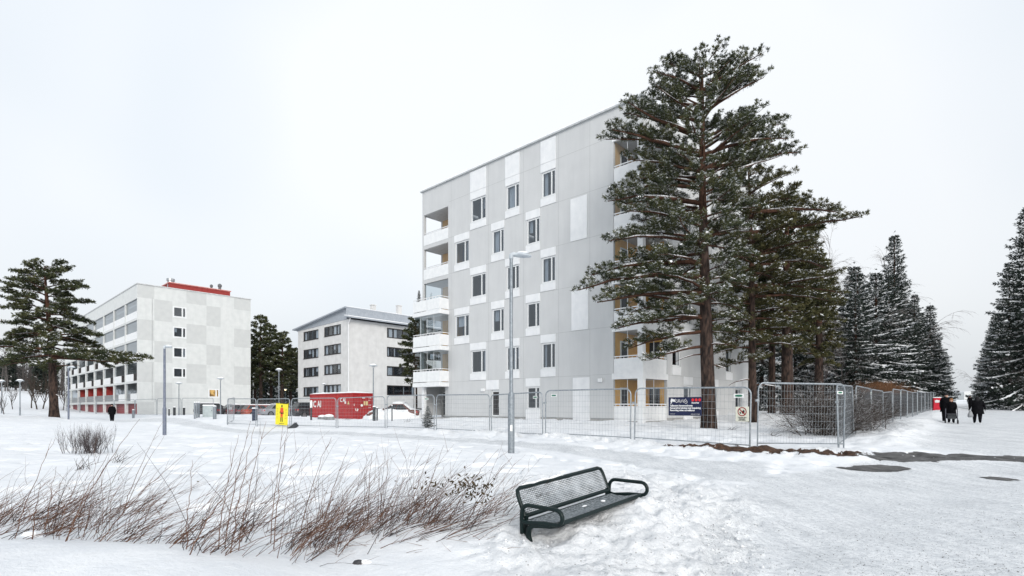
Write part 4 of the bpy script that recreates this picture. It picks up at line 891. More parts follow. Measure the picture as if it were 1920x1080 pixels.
m = MB(); m.loft([[(.0995*math.cos(a), .0995*math.sin(a), z) for a in np.linspace(-1.9,-1.2,6)] for z in (.72,.9)], caps=False, closed=False); m.build('sticker', M_TAG, tl)
arm_lamp(308.5, 30.0, 650, 'slim blue grey lamp post before the pale chequered wall', r0=.095, r1=.065, col=M_POLEB, side=.7)
arm_lamp(128.5, 44.0, 688, 'thin lamp post right of the left pine trunk', r0=.07, r1=.06, col=M_POLEB, side=.9)
dome_lamp(37.5, 60, 712, 'mushroom lamp left of the left pine'); dome_lamp(3, 66, 713, 'mushroom lamp at the left end of the snowy slope')
dome_lamp(335.5, 63, 717, 'shorter mushroom lamp before the chequered wall'); dome_lamp(413.5, 57, 708, 'mushroom lamp beside the lit window')
dome_lamp(700, 47, 683.5, 'mushroom lamp at the right end of the red container'); dome_lamp(523, 58, 691.5, 'tall mushroom lamp above the yellow poster')
dome_lamp(607.5, 80, 719, 'mushroom lamp behind the red container, before the white house'); dome_lamp(535, 100, 729, 'small lit lamp glowing in front of the dark trees', lit=True); dome_lamp(559, 95, 729, 'small lamp at the left edge of the white house'); dome_lamp(488, 100, 728, 'small lamp before the pale far block')
rl = ['nearest lamp post on the right of the path', 'second lamp post on the right of the path', 'third lamp post on the right of the path']
for k, (px, Y, yt) in enumerate(((1900,88,703),(1887,100,709),(1875,115,715),(1867,135,721),(1861,160,727),(1857,190,731))):
    arm_lamp(px, Y, yt, rl[k] if k < 3 else 'one of the farthest lamp posts on the right of the path', r0=.1, r1=.08, side=-1, group='lamp posts right of the path')
# ------------------------------------------------------------------ bench
M_BG = mat('bench_green_black', (.003,.010,.010), .38, (.006,.016,.016), 9, .15, 40, spec=.25)
def perforated():
    m = bpy.data.materials.new('perforated_green_metal'); m.use_nodes = True; t = m.node_tree; L = t.links.new; b = t.nodes['Principled BSDF']; out_ = t.nodes['Material Output']
    b.inputs['Roughness'].default_value = .4
    tc = t.nodes.new('ShaderNodeTexCoord'); sp = t.nodes.new('ShaderNodeSeparateXYZ'); L(tc.outputs['UV'], sp.inputs[0])
    def M(op, a, c=None):
        n = t.nodes.new('ShaderNodeMath'); n.operation = op
        for k, vv in enumerate((a, c)):
            if vv is None: continue
            if isinstance(vv, (int, float)): n.inputs[k].default_value = vv
            else: L(vv, n.inputs[k])
        return n.outputs[0]
    fx = M('ABSOLUTE', M('SUBTRACT', M('FRACT', M('MULTIPLY', sp.outputs['X'], 1/.03)), .5)); fy = M('ABSOLUTE', M('SUBTRACT', M('FRACT', M('MULTIPLY', sp.outputs['Y'], 1/.021)), .5))
    hole = M('MULTIPLY', M('LESS_THAN', fx, .36), M('LESS_THAN', fy, .25))
    n = t.nodes.new('ShaderNodeTexNoise'); n.inputs['Scale'].default_value = 5; n.inputs['Detail'].default_value = 6; L(tc.outputs['UV'], n.inputs['Vector'])
    r = t.nodes.new('ShaderNodeValToRGB'); r.color_ramp.elements[0].position = .34; r.color_ramp.elements[0].color = (.02,.03,.032,1); r.color_ramp.elements[1].position = .70; r.color_ramp.elements[1].color = (.36,.39,.42,1); L(n.outputs[0], r.inputs[0]); L(r.outputs[0], b.inputs['Base Color'])
    tr = t.nodes.new('ShaderNodeBsdfTransparent'); x = t.nodes.new('ShaderNodeMixShader'); L(hole, x.inputs[0]); L(b.outputs[0], x.inputs[1]); L(tr.outputs[0], x.inputs[2]); L(x.outputs[0], out_.inputs['Surface'])
    return m
M_PERF = perforated()
bp0 = Vector((q(985)*6.05, 6.05, 0)); 
bt = thing('park_bench', 'dark green metal park bench with perforated back, half sunk and tilted in ploughed snow', 'bench', (bp0.x, bp0.y, -.035), GANG)
BL = 1.74; bt.rotation_euler = (0, R(-3.6), GANG)
# local: x along the bench, -y towards the front; heights above local origin
def sheet(name, prof, L, x0, m, parent, nseg=1):
    V_ = []; F_ = []; uv = []; d = [0]
    for a, b in zip(prof, prof[1:]): d.append(d[-1] + math.hypot(b[0]-a[0], b[1]-a[1]))
    me = bpy.data.meshes.new(name); V_ = [(x, y, z) for x in (x0, x0+L) for y, z in prof]; k = len(prof)
    me.from_pydata(V_, [], [(i, i+1, k+i+1, k+i) for i in range(k-1)]); u_ = me.uv_layers.new(name='UVMap')
    for p in me.polygons:
        for li in p.loop_indices: vi = me.loops[li].vertex_index; u_.data[li].uv = ((0 if vi < k else L), d[vi % k])
    me.materials.append(m); me.polygons.foreach_set('use_smooth', [True]*len(me.polygons)); o = bpy.data.objects.new(name, me); COL.objects.link(o); o.parent = parent; return o
bk = MB(); tb = .024; y0, z0, y1, z1 = .0, .47, .12, .765; c = .07
pts = [(.02,y0,z0),(.02,y1-.03,z1-c),(.035,y1-.01,z1-.02),(.02+c,y1,z1),(BL-.02-c,y1,z1),(BL-.035,y1-.01,z1-.02),(BL-.02,y1-.03,z1-c),(BL-.02,y0,z0)]
bk.tube(pts, tb, 10); bk.tube([(.02,y0,z0+.0),(BL-.02,y0,z0+.0)], .026, 10); o = bk.build('back_frame', M_BG, bt); smooth_by_angle(o, 50)
sheet('backrest', [(y0+.002,z0+.02),(y0+.06,z0+.17),(y1-.004,z1-.012)], BL-.06, .03, M_PERF, bt)
se = MB(); se.tube([(.0,-.47,.44),(BL,-.47,.44)], .026, 10); se.tube([(.0,-.02,.405),(BL,-.02,.405)], .022, 10); o = se.build('seat_frame', M_BG, bt); smooth_by_angle(o, 50)
M_SEAT = mat('seat_mesh_frosted', (.07,.085,.095), .6, (.50,.54,.57), 38, .6, 120, lo=.38, hi=.8)
st = MB(); prof = [(-.02,.424),(-.12,.410),(-.25,.415),(-.38,.445),(-.47,.462)]
st.loft([[(x, y, z) for y, z in prof] + [(x, y, z-.008) for y, z in reversed(prof)] for x in np.linspace(.01, BL-.01, 9)]); o = st.build('seat', M_SEAT, bt); smooth_by_angle(o, 50)
for x in (-.015, BL+.015):
    a = MB(); yb, yf, zt, zl = .0, -.56, .61, .445; r = (zt-zl)/2; pts = [(x,.02,.28),(x,.02,.36),(x,.015,.46)]
    for k in range(6): an = math.pi/2*k/5; pts.append((x, .01-.10*(1-math.cos(an)), zt-.10+.10*math.sin(an)))
    pts += [(x,-.12,zt),(x,yf+r,zt)]
    for k in range(1, 8): an = math.pi*k/7; pts.append((x, yf+r-r*math.sin(an), zt-r+r*math.cos(an)))
    pts += [(x,-.3,zl-.005),(x,-.06,zl-.035),(x,.0,.42)]
    a.tube(pts, .0235, 10); o = a.build('armrest', M_BG, bt); smooth_by_angle(o, 60)
for x in (.05, BL-.05):
    l = MB(); l.tube([(x,.02,.05),(x,.02,.3),(x,.0,.5)], .026, 10); o = l.build('leg', M_BG, bt); smooth_by_angle(o, 60)
    l = MB(); l.tube([(x,-.30,.07),(x,-.33,.2),(x,-.345,.30)] if x > 1 else [(x-.05,-.13,.02),(x-.05,-.09,.16),(x-.05,-.06,.27),(x-.05,-.075,.345),(x-.05,-.13,.39),(x-.05,-.24,.405),(x-.05,-.38,.42),(x-.03,-.46,.435),(x+.05,-.475,.44)], .032, 10); o = l.build('leg', M_BG, bt); smooth_by_angle(o, 60)
s = MB(); s.tube([(.12+i*.1, y1+.0, z1+.024+.008*math.sin(i*2.1)) for i in range(9)], [.005,.014,.018,.012,.017,.013,.018,.012,.004], 6); s.ell((1.28,-.2,.425), (.03,.035,.014), 8); s.ell((.95,-.15,.42), (.05,.02,.008), 8); s.build('snow_cover', M_SNOW, bt)
# ------------------------------------------------------------------ cars
M_TYRE = mat('tyre', (.012,.012,.012), .85); M_RIM = mat('rim', (.25,.26,.27), .35, metal=.7); M_CGLASS = mat('car_glass', (.012,.015,.018), .08, spec=.6)
M_TAIL = mat('tail_lamp', (.45,.008,.012), .25); M_HLAMP = mat('head_lamp', (.6,.62,.65), .15)
def car(label, paint, x, y, kind='hatch', snow=0.0, rot=GANG, tall=0.0, z=None, group='cars parked behind the snow bank'):
    L, Wd, Hh = {'hatch': (4.1,1.76,1.46), 'sedan': (4.6,1.8,1.44), 'wagon': (4.7,1.82,1.52), 'suv': (4.6,1.88,1.68)}[kind]
    t = thing('parked_car', label, 'car', (x, y, Hs(x, y)-.03 if z is None else z), rot, group); hw = Wd/2; belt = Hh*.60
    # local x = 0 rear bumper, x = L front; y 0 at the middle
    def sect(x, zl, zh, w_, r=.09): return [(x,-w_+r*1.3,zl),(x,-w_,zl+r*1.6),(x,-w_-.0,(zl+zh)/2),(x,-w_+.015,zh-r),(x,-w_+r,zh),(x,w_-r,zh),(x,w_-.015,zh-r),(x,w_,(zl+zh)/2),(x,w_,zl+r*1.6),(x,w_-r*1.3,zl)]
    rear = belt+.06; b = MB(); b.loft([sect(.02,.42,rear-.22,hw*.86), sect(.10,.30,rear-.05,hw*.94), sect(.35,.24,rear,hw), sect(L*.3,.2,belt+.02,hw), sect(L*.62,.2,belt,hw), sect(L*.8,.22,belt-.08,hw*.98), sect(L*.93,.26,belt-.19,hw*.92), sect(L-.04,.32,belt-.30,hw*.80), sect(L,.40,belt-.36,hw*.74)])
    bo = b.build('body', paint, t); smooth_by_angle(bo, 40)
    xr0, xr1 = {'hatch': (.12,.55), 'sedan': (.75,1.45), 'wagon': (.10,.42), 'suv': (.12,.50)}[kind]; xf1, xf0 = L*.50, L*.70
    def g(x, z, w_): return [(x,-w_,z),(x,w_,z)]
    A = [(xr0,-hw*.88,belt),(xf0,-hw*.88,belt),(xf0,hw*.88,belt),(xr0,hw*.88,belt)]; T = [(xr1,-hw*.68,Hh-.04),(xf1,-hw*.68,Hh-.04),(xf1,hw*.68,Hh-.04),(xr1,hw*.68,Hh-.04)]; T2 = [(xr1+.12,-hw*.58,Hh),(xf1-.12,-hw*.58,Hh),(xf1-.12,hw*.58,Hh),(xr1+.12,hw*.58,Hh)]
    c = MB(); c.loft([A, T, T2]); co = c.build('cabin', paint, t); smooth_by_angle(co, 30)
    def onq(P, u0, u1, v0, v1, off):
        a, b_, c_, d = [Vector(p) for p in P]; n = (b_-a).cross(d-a).normalized()*off
        f = lambda u, v: (a*(1-u)+b_*u)*(1-v) + (d*(1-u)+c_*u)*v + n
        return [f(u0,v0), f(u1,v0), f(u1,v1), f(u0,v1)]
    sides = [((A[0],A[1],T[1],T[0]), 1), ((A[2],A[3],T[3],T[2]), 1)]
    for P, sgn in sides:
        for u0, u1 in (((.05,.30),(.33,.62),(.65,.93)) if kind != 'sedan' else ((.06,.45),(.48,.9))):
            m = MB(); m.poly(onq(P, u0, u1, .1, .88, .012)); m.build('window', M_CGLASS, t)
    m = MB(); m.poly(onq((A[3],A[0],T[0],T[3]), .08, .92, .12, .9, .012)); m.build('rear_window', M_CGLASS, t)
    m = MB(); m.poly(onq((A[1],A[2],T[2],T[1]), .05, .95, .06, .94, .012)); m.build('windscreen', M_CGLASS, t)
    for sy in (-1, 1):
        m = MB(); m.loft([[(xx, sy*(hw*.62+(hw*.30)*k), zz) for k, xx, zz in ((0,.025,rear-.30),(1,.12,rear-.30),(1.05,.30,rear-.22),(1,.22,rear-.08),(0,.05,rear-.1))], [(xx-.02, sy*(hw*.62+(hw*.34)*k), zz) for k, xx, zz in ((0,.02,rear-.28),(1,.11,rear-.28),(1.05,.26,rear-.2),(1,.2,rear-.1),(0,.045,rear-.12))]]); m.build('tail_light', M_TAIL, t)
        m = MB(); m.ell((L*.955, sy*hw*.66, belt-.26), (.14,.2,.07), 8); m.build('headlight', M_HLAMP, t)
        m = MB(); m.bbox((L*.645, sy*(hw+.08)-.08, belt+.03), (L*.645+.1, sy*(hw+.08)+.08, belt+.16), .02); m.build('mirror', paint, t)
        for wx in (L*.185, L*.80):
            m = MB(); m.tube([(wx, sy*(hw-.2), .32),(wx, sy*(hw+.015), .32)], .325, 18); w_ = m.build('tyre', M_TYRE, t)
            m = MB(); m.tube([(wx, sy*(hw-.02), .32),(wx, sy*(hw+.022), .32)], .21, 14); m.build('rim', M_RIM, w_)
    if snow:
        s = MB(); k = .02+.10*snow
        s.loft([[(p[0], p[1]*(1+.02), p[2]+.004) for p in (T[0],T[1],T[2],T[3])], [(a[0], a[1]*.98, Hh+k*.6) for a in T], [(a[0], a[1]*.9, Hh+k) for a in T2]])
        if snow > .5:
            s.loft([[(L*.72,-hw*.85,belt-.02),(L*.95,-hw*.75,belt-.19),(L*.95,hw*.75,belt-.19),(L*.72,hw*.85,belt-.02)],[(L*.7,-hw*.75,belt+k),(L*.93,-hw*.65,belt-.08),(L*.93,hw*.65,belt-.08),(L*.7,hw*.75,belt+k)]])
            s.loft([[(A[0][0]-.05,-hw*.8,belt),(T[0][0]-.02,-hw*.62,Hh-.03),(T[3][0]-.02,hw*.62,Hh-.03),(A[3][0]-.05,hw*.8,belt)],[(A[0][0]-.12,-hw*.7,belt+.06),(T[0][0]-.10,-hw*.55,Hh),(T[3][0]-.10,hw*.55,Hh),(A[3][0]-.12,hw*.7,belt+.06)]])
        if snow > 1.2:
            r_ = random.Random(3); n_ = 18
            s.loft([[((L*.47)+L*.60*rr*math.cos(2*math.pi*k_/n_)*r_.uniform(.95,1.05), (hw*1.45)*rr*math.sin(2*math.pi*k_/n_)*r_.uniform(.92,1.08), zz+r_.uniform(-.05,.05)) for k_ in range(n_)] for rr, zz in ((1.12,-.1),(1.02,.32),(.93,.62),(.80,.86),(.55,.98))])
        so = s.build('snow_cover', M_SNOWR if snow > 1.2 else M_SNOW, t); smooth_by_angle(so, 60)
    return t
def paint(name, c): return mat(name, c, .25, tuple(x*1.25+.01 for x in c), 2, spec=.6)
CARP = {0: (549,58.5), 6.6: (487,60), 10.6: (455,61.5), 13.4: (440,63), 16.2: (427,63), 20.5: (404,63.5), 26: (366,64)}
def cpos(s): p_, y_ = CARP[s]; return q(p_)*y_, y_
car('black sport utility car with red tail lamp beside the red container', paint('paint_black', (.012,.012,.014)), *cpos(0), 'suv')
car('silver grey saloon car left of the yellow poster', paint('paint_silver', (.22,.23,.25)), *cpos(6.6), 'sedan', .3)
car('orange red hatchback between dark parked cars', paint('paint_orange', (.26,.045,.018)), *cpos(10.6), 'hatch', .4)
car('dark grey hatchback left of the orange red one', paint('paint_charcoal', (.05,.052,.058)), *cpos(13.4), 'hatch', .4)
car('dark red car behind the end-on fence panel', paint('paint_wine', (.10,.012,.018)), *cpos(16.2), 'hatch', .4)
car('black saloon car right of the grey cabinet', paint('paint_jet', (.015,.016,.02)), *cpos(20.5), 'sedan', .5)
car('large dark estate car with snowy bonnet, leftmost in the row', paint('paint_graphite', (.03,.032,.036)), *cpos(26), 'wagon', .25)
car('dark red brown car buried under snow right of the container', paint('paint_brown', (.10,.035,.025)), q(790)*46.5, 46.5, 'sedan', 1.6, rot=R(176), z=Hs(q(770)*46.5, 46.5)-.12, group=None)
car('dark car glimpsed behind the row, under the trees', paint('paint_red', (.22,.03,.025)), q(486)*72, 72, 'wagon', .5, rot=R(10), group=None)
# ------------------------------------------------------------------ street furniture near the cars
M_POST = mat('dark_post', (.03,.035,.04), .6, (.05,.055,.06), 10)
def post(px, Y, ptop, r, label, m=None, name='bollard', cat='bollard', group=None):
    p = onground(px, Y); h = EYE+(HZ-ptop)/F*Y-p.z; t = thing(name, label, cat, p, 0, group); b = MB(); b.lathe([(r,-.3),(r,h-.06),(r*.8,h-.02),(r*.4,h)], n=10); b.build('post', m or M_POST, t)
    b = MB(); b.lathe([(r*1.05,h-.05),(r*.8,h+.02),(.01,h+.05)], n=10); b.build('snow_cover', M_SNOW, t); return t
post(327, 60, 763, .13, 'dark stout bollard left of the estate car'); post(345, 60, 763.5, .12, 'dark bollard just left of the dark estate car'); post(317, 60, 766, .07, 'thin grey post left of the dark bollards')
post(402.5, 46, 761, .14, 'thick grey post between the parked black car and the cabinet', M_POLE, 'post', 'post')
for px, Y, l in ((365,46,'left grey timber post of the snow capped trio'), (369,47,'tall snow capped grey post of the trio'), (373,47.5,'right grey post of the trio')): post(px, Y, 754, .07, l, M_POLE, 'post', 'post')
post(250, 58, 768, .12, 'short post right of the walker on the left', M_POLE)
post(701.5, 44, 762, .13, 'dark post at the right foot of the container lamp', M_POST, 'post', 'post'); post(735, 41, 760, .045, 'thin leaning stake before the snow buried car', M_POST, 'post', 'post'); post(707, 43, 764, .06, 'thin post right of the dark post by the container', M_POST, 'post', 'post')
def cabinet(name, label, cat, px, Y, w_, d, h, m, rot=0, lid=None):
    p = onground(px, Y); t = thing(name, label, cat, p, rot); b = MB(); b.bbox((-w_/2,-d/2,-.2),(w_/2,d/2,h), .03); b.build('body', m, t); b = MB(); b.bbox((-w_/2+.05,-d/2-.02,.1),(w_/2-.05,-d/2-.002,h-.1), .008); bo = b.build('door', m, t)
    b = MB(); b.box((w_/2-.15,-d/2-.035,h*.5),(w_/2-.11,-d/2-.021,h*.6)); b.build('handle', M_POST, bo); b = MB(); b.bbox((-w_/2-.02,-d/2-.02,h+.002),(w_/2+.02,d/2+.02,h+.09), .04); b.build('snow_cover', lid or M_SNOW, t); return t
cabinet('utility_cabinet', 'pale grey utility cabinet with snow on top before the parked cars', 'cabinet', 391, 48, .85, .5, .95, mat('cabinet_grey', (.33,.38,.39), .5, (.40,.45,.46), 4), R(20))
cabinet('waste_bin', 'dark blue bin with white top at the left of the yellow poster', 'bin', 478, 44, .34, .34, .95, mat('bin_blue', (.02,.03,.06), .5), 0)
t = cabinet('waste_bin', 'red bin with white label at the far end of the path side fence', 'bin', 1757, 58, .75, .6, 1.25, mat('bin_red', (.50,.012,.03), .45, (.58,.02,.045), 5), R(-30))
b = MB(); b.poly([(-.22,-.35,.75),(.22,-.35,.75),(.26,-.35,.95),(-.1,-.35,1.05),(-.25,-.35,.95)]); b.build('label_sticker', M_SW, t)
t = post(583.5, 44, 755, .08, 'black and white striped pole at the left end of the container', M_POST, 'marker_pole', 'pole')
b = MB(); b.lathe([(.10,1.0),(.11,1.45),(.07,1.6)], n=10); b.build('white_band', M_TAG, t)
for px, Y, r, l in ((604,46.5,.42,'snow capped grey boulder by the container, left one'), (617,45.5,.5,'larger snow capped boulder by the container')):
    p = onground(px, Y); t = thing('boulder', l, 'boulder', p); b = MB(); b.ell((0,0,.1), (r,r*.7,r*.6), 10); o = b.build('stone', mat('stone', (.16,.165,.17), .9, (.27,.275,.28), 5, .4, 20), t); smooth_by_angle(o, 60); b = MB(); b.ell((0,0,.1+r*.35), (r*.85,r*.62,r*.36), 10); o = b.build('snow_cover', M_SNOW, t); smooth_by_angle(o, 60)
# dark and silver object lying by the fence foot, and the stone sunk in the front snow
p = onground(551, 37.0); t = thing('toolbox', 'dark box with silver lid tipped over in the snow at the fence foot', 'box', p); b = MB(); b.bbox((-.3,-.2,-.05),(.3,.2,.2), .03); M_ = Matrix.Rotation(R(-35), 4, 'Y'); b.xf(M_); b.build('body', M_POST, t); b = MB(); b.bbox((-.32,-.22,.2),(.32,.22,.26), .02); b.xf(M_); b.build('lid', M_ZINC, t)
p = ghit(672, 1056); t = thing('stone', 'small dark stone sunk in the snow before the dry stems', 'stone', (p[0], p[1], Hs(*p))); b = MB(); b.ell((0,0,.0), (.06,.05,.035), 9); o = b.build('rock', mat('stone_dark', (.03,.03,.035), .8, (.07,.07,.075), 20, .4, 40), t); smooth_by_angle(o, 60)
b = MB(); b.ell((.06,.02,.0), (.075,.06,.034), 9); o = b.build('snow_cover', M_SNOW, t); smooth_by_angle(o, 60)
p = ghit(60, 1006); t = thing('snow_lump', 'block of crusted snow on the edge of the front bank', 'snow block', (p[0], p[1], Hs(*p))); rr = random.Random(2); b = MB(); b.loft([[(x*(1-.1*k)+rr.uniform(-.008,.008), y*(1-.1*k)+rr.uniform(-.01,.01), z+rr.uniform(-.006,.006)) for x, y in ((-.075,-.05),(.0,-.06),(.07,-.04),(.08,.04),(.01,.06),(-.07,.05))] for k, z in enumerate((-.03,.02,.042))]); o = b.build('block', M_SNOW, t); smooth_by_angle(o, 50)
# ------------------------------------------------------------------ people
M_COAT = mat('black_coat', (.005,.005,.0065), 1.0, (.010,.010,.012), 12, .3, 60, spec=.05); M_TROU = mat('dark_trousers', (.006,.006,.009), 1.0, (.012,.012,.015), 12, spec=.05); M_SKIN = mat('skin', (.50,.31,.24), .55, (.55,.35,.27), 9); M_HAT = mat('dark_hat', (.010,.010,.012), .9, (.02,.02,.022), 20); M_HAIR = mat('auburn_hair', (.22,.09,.035), .8, (.3,.14,.06), 30); M_GLOVE = mat('black_glove', (.01,.01,.01), .8)
def skin(name, J, E, Rd, mats, parent, mfun, root='pelvis', sub=2):
    ks = list(J); ix = {k: i for i, k in enumerate(ks)}; me = bpy.data.meshes.new(name); me.from_pydata([J[k] for k in ks], [(ix[a], ix[b]) for a, b in E], []); ob = bpy.data.objects.new(name, me); COL.objects.link(ob)
    ob.modifiers.new('s', 'SKIN'); ob.modifiers.new('d', 'SUBSURF').levels = sub
    sv = me.skin_vertices[0].data
    for k in ks: sv[ix[k]].radius = (Rd[k], Rd[k])
    sv[ix[root]].use_root = True; dg = bpy.context.evaluated_depsgraph_get(); m2 = bpy.data.meshes.new_from_object(ob.evaluated_get(dg)); bpy.data.objects.remove(ob)
    m2.materials.clear()
    for m in mats: m2.materials.append(m)
    for p in m2.polygons: p.material_index = mfun(p.center); p.use_smooth = True
    o = bpy.data.objects.new(name, m2); COL.objects.link(o); o.parent = parent; return o
def person(label, px, Y, height, face, stride=.12, arms=None, lean=.0, coat_len=.55, wide=1.0, hat='hood', group=None, dz=0):
    """face: rotation about z, 0 looks at the camera (-y)"""
    p = onground(px, Y, dz); t = thing('person', label, 'person', p, face, group); s = height/1.72; w_ = wide
    J = {'pelvis': (0,0,.95),'belly': (0,-lean*.3,1.12),'chest': (0,-lean*.7,1.30),'neck': (0,-lean,1.47),'jaw': (0,-lean*1.15-.02,1.55),'crown': (0,-lean*1.15,1.665),'nose': (0,-lean*1.15-.108,1.60)}
    Rd = {'pelvis': .15*w_,'belly': .15*w_,'chest': .165*w_,'neck': .065,'jaw': .078,'crown': .085,'nose': .013}
    E = [('pelvis','belly'),('belly','chest'),('chest','neck'),('neck','jaw'),('jaw','crown'),('jaw','nose')]
    arms = arms or {-1: ((-.27,.03,1.16),(-.29,-.06,.92)), 1: ((.27,.03,1.16),(.29,-.06,.92))}
    for sd, nm in ((-1,'r'),(1,'l')):
        J['sh'+nm] = (sd*.17*w_,-lean*.8,1.40); J['el'+nm], J['wr'+nm] = arms[sd]; Rd['sh'+nm] = .085*w_; Rd['el'+nm] = .065*w_; Rd['wr'+nm] = .045
        E += [('chest','sh'+nm),('sh'+nm,'el'+nm),('el'+nm,'wr'+nm)]
        el, wr = Vector(J['el'+nm]), Vector(J['wr'+nm]); d = (wr-el).normalized(); pa = wr+d*.075; J['pa'+nm] = tuple(pa); Rd['pa'+nm] = .034; E.append(('wr'+nm,'pa'+nm)); side = d.cross(Vector((sd,0,0))); side = side.normalized() if side.length > .1 else Vector((0,1,0))
        for f in range(4):
            o_ = side*(f-1.5)*.021; ln = (.07,.085,.08,.06)[f]; J[f'f{nm}{f}a'] = tuple(pa+o_+d*.025); J[f'f{nm}{f}b'] = tuple(pa+o_+d*(.025+ln*.6)+Vector((-sd*.01,0,0))); J[f'f{nm}{f}c'] = tuple(pa+o_+d*(.025+ln)+Vector((-sd*.03,0,0)))
            for k_ in 'abc': Rd[f'f{nm}{f}{k_}'] = .0095
            E += [('pa'+nm,f'f{nm}{f}a'),(f'f{nm}{f}a',f'f{nm}{f}b'),(f'f{nm}{f}b',f'f{nm}{f}c')]
        J[f't{nm}a'] = tuple(wr+d*.05-side*.04); J[f't{nm}b'] = tuple(wr+d*.09-side*.055+Vector((-sd*.015,0,0))); Rd[f't{nm}a'] = .012; Rd[f't{nm}b'] = .0105; E += [('wr'+nm,f't{nm}a'),(f't{nm}a',f't{nm}b')]
        st = stride*sd; J['hi'+nm] = (sd*.095*w_,0,.88); J['kn'+nm] = (sd*.10*w_,-st*.55-.02,.50); J['an'+nm] = (sd*.10*w_,-st+.02,.09+(.05 if st < -.1 else 0)); J['to'+nm] = (sd*.115*w_,-st-.17,.05); 
        Rd['hi'+nm] = .12*w_; Rd['kn'+nm] = .092*w_; Rd['an'+nm] = .078; Rd['to'+nm] = .055; E += [('pelvis','hi'+nm),('hi'+nm,'kn'+nm),('kn'+nm,'an'+nm),('an'+nm,'to'+nm)]
    def mf(c):
        if c.z > 1.50 and c.y < -lean*1.15-.015 and c.z < 1.665: return 2
        if c.z < .86 and abs(c.x) < .22*w_: return 1
        return 0
    J = {k: tuple(x*s for x in v) for k, v in J.items()}; Rd = {k: v*s for k, v in Rd.items()}
    bo = skin('body', J, E, Rd, [M_COAT, M_TROU, M_SKIN], t, lambda c: mf(c/s))
    def L_(prof, n=16, yo=0): return [[(rx*math.cos(2*math.pi*j/n)*s, (ry*math.sin(2*math.pi*j/n)+yo_)*s, z*s) for j in range(n)] for rx, ry, z, yo_ in prof]
    c = MB(); c.loft(L_([(.265*w_,.21*w_,1.0-coat_len*.8,0),(.225*w_,.185*w_,.9,0),(.205*w_,.165*w_,1.08,-lean*.25),(.215*w_,.165*w_,1.28,-lean*.65),(.19*w_,.135*w_,1.41,-lean*.85),(.09,.085,1.48,-lean)])); co = c.build('coat', M_COAT, t); smooth_by_angle(co, 60)
    hy = -lean*1.15; h_ = MB()
    if hat == 'hood': h_.loft(L_([(.12,.11,1.44,hy+.03),(.125,.115,1.55,hy+.03),(.118,.115,1.65,hy+.025),(.085,.09,1.725,hy+.015),(.02,.02,1.755,hy+.01)]))
    elif hat == 'cap': h_.loft(L_([(.102,.108,1.615,hy+.012),(.106,.110,1.66,hy+.01),(.085,.09,1.725,hy+.005),(.02,.02,1.755,hy)]))
    else: h_.loft(L_([(.10,.07,1.52,hy+.06),(.113,.095,1.60,hy+.03),(.108,.105,1.67,hy+.015),(.075,.08,1.73,hy+.01),(.02,.02,1.75,hy)]))
    ho = h_.build('hair' if hat == 'hair' else 'hat', M_HAIR if hat == 'hair' else M_HAT, t); smooth_by_angle(ho, 60)
    f = MB()
    for sd in (-1, 1): f.ell((sd*.034*s,(hy-.088)*s,1.615*s), (.012*s,.008*s,.008*s), 6)
    f.ell((0,(hy-.09)*s,1.545*s), (.024*s,.007*s,.006*s), 6, 1); f.build('face_features', [M_BLK, mat('lips', (.3,.1,.09), .6)], t)
    for sd in (-1, 1):
        if hat == 'hair' or hat == 'cap': e_ = MB(); e_.ell((sd*.088*s,(hy+.0)*s,1.60*s), (.014*s,.025*s,.034*s), 6); e_.build('ear', M_SKIN, t)
    return t
t = person('person in a black coat walking on the snow at the left', 210, 52, 1.72, R(25), stride=.17, coat_len=.35, wide=1.12, hat='hood')
push = {-1: ((-.27,-.05,1.14),(-.25,-.27,.97)), 1: ((.27,-.05,1.14),(.25,-.27,.97))}
person('person in a long black coat with auburn hair pushing a rollator', 1783.5, 32.5, 1.46, R(-38), stride=.13, arms=push, lean=.06, coat_len=.85, wide=1.2, hat='hair')
person('taller person in black with dark cap, walking just behind the rollator', 1774.5, 33.8, 1.76, R(-36), stride=.1, coat_len=.5, wide=1.2, hat='cap')
bagarm = {1: ((.33,.02,1.16),(.40,-.08,.93)), -1: ((-.34,.0,1.17),(-.38,-.10,.95))}
t = person('person in black seen from behind, carrying a grey plastic bag', 1832.5, 33.0, 1.60, R(140), stride=.12, arms=bagarm, lean=.06, coat_len=.5, wide=1.35, hat='hood')
person('small distant figure in black on the path left of the bag carrier', 1818.5, 75, 1.65, R(-40), stride=.1, coat_len=.5, hat='hood')
p = onground(1819.5, 32.6); b = thing('plastic_bag', 'grey plastic carrier bag hanging from the hand of the walker', 'bag', (p.x, p.y, p.z)); m = MB()
m.loft([[(rx*math.cos(a*math.pi/6), ry*math.sin(a*math.pi/6), z) for a in range(12)] for rx, ry, z in ((.10,.06,.36),(.15,.09,.40),(.155,.10,.50),(.11,.07,.63),(.05,.04,.74))]); o = m.build('bag_body', mat('bag_grey', (.20,.21,.22), .45, (.30,.31,.33), 14, .5, 30), b); smooth_by_angle(o, 60)
m = MB(); m.tube([(-.04,0,.73),(-.03,0,.82),(.0,0,.86),(.03,0,.82),(.04,0,.73)], .012, 6); m.build('handle', MATS['bag_grey'], b)
p = onground(1784, 31.95); rt = thing('rollator', 'dark walking frame on wheels pushed by the auburn haired person', 'rollator', p, R(-38)); m = MB()
for sx in (-1, 1):
    x = sx*.27; m.tube([(x,.32,.86),(x,.12,.88),(x,-.02,.62),(x,-.28,.12)], .024, 6); m.tube([(x,.0,.6),(x,.22,.12)], .024, 6)
m.tube([(-.27,-.02,.58),(.27,-.02,.58)], .014, 6); o = m.build('frame', mat('rollator_metal', (.10,.10,.12), .4, metal=.5), rt)
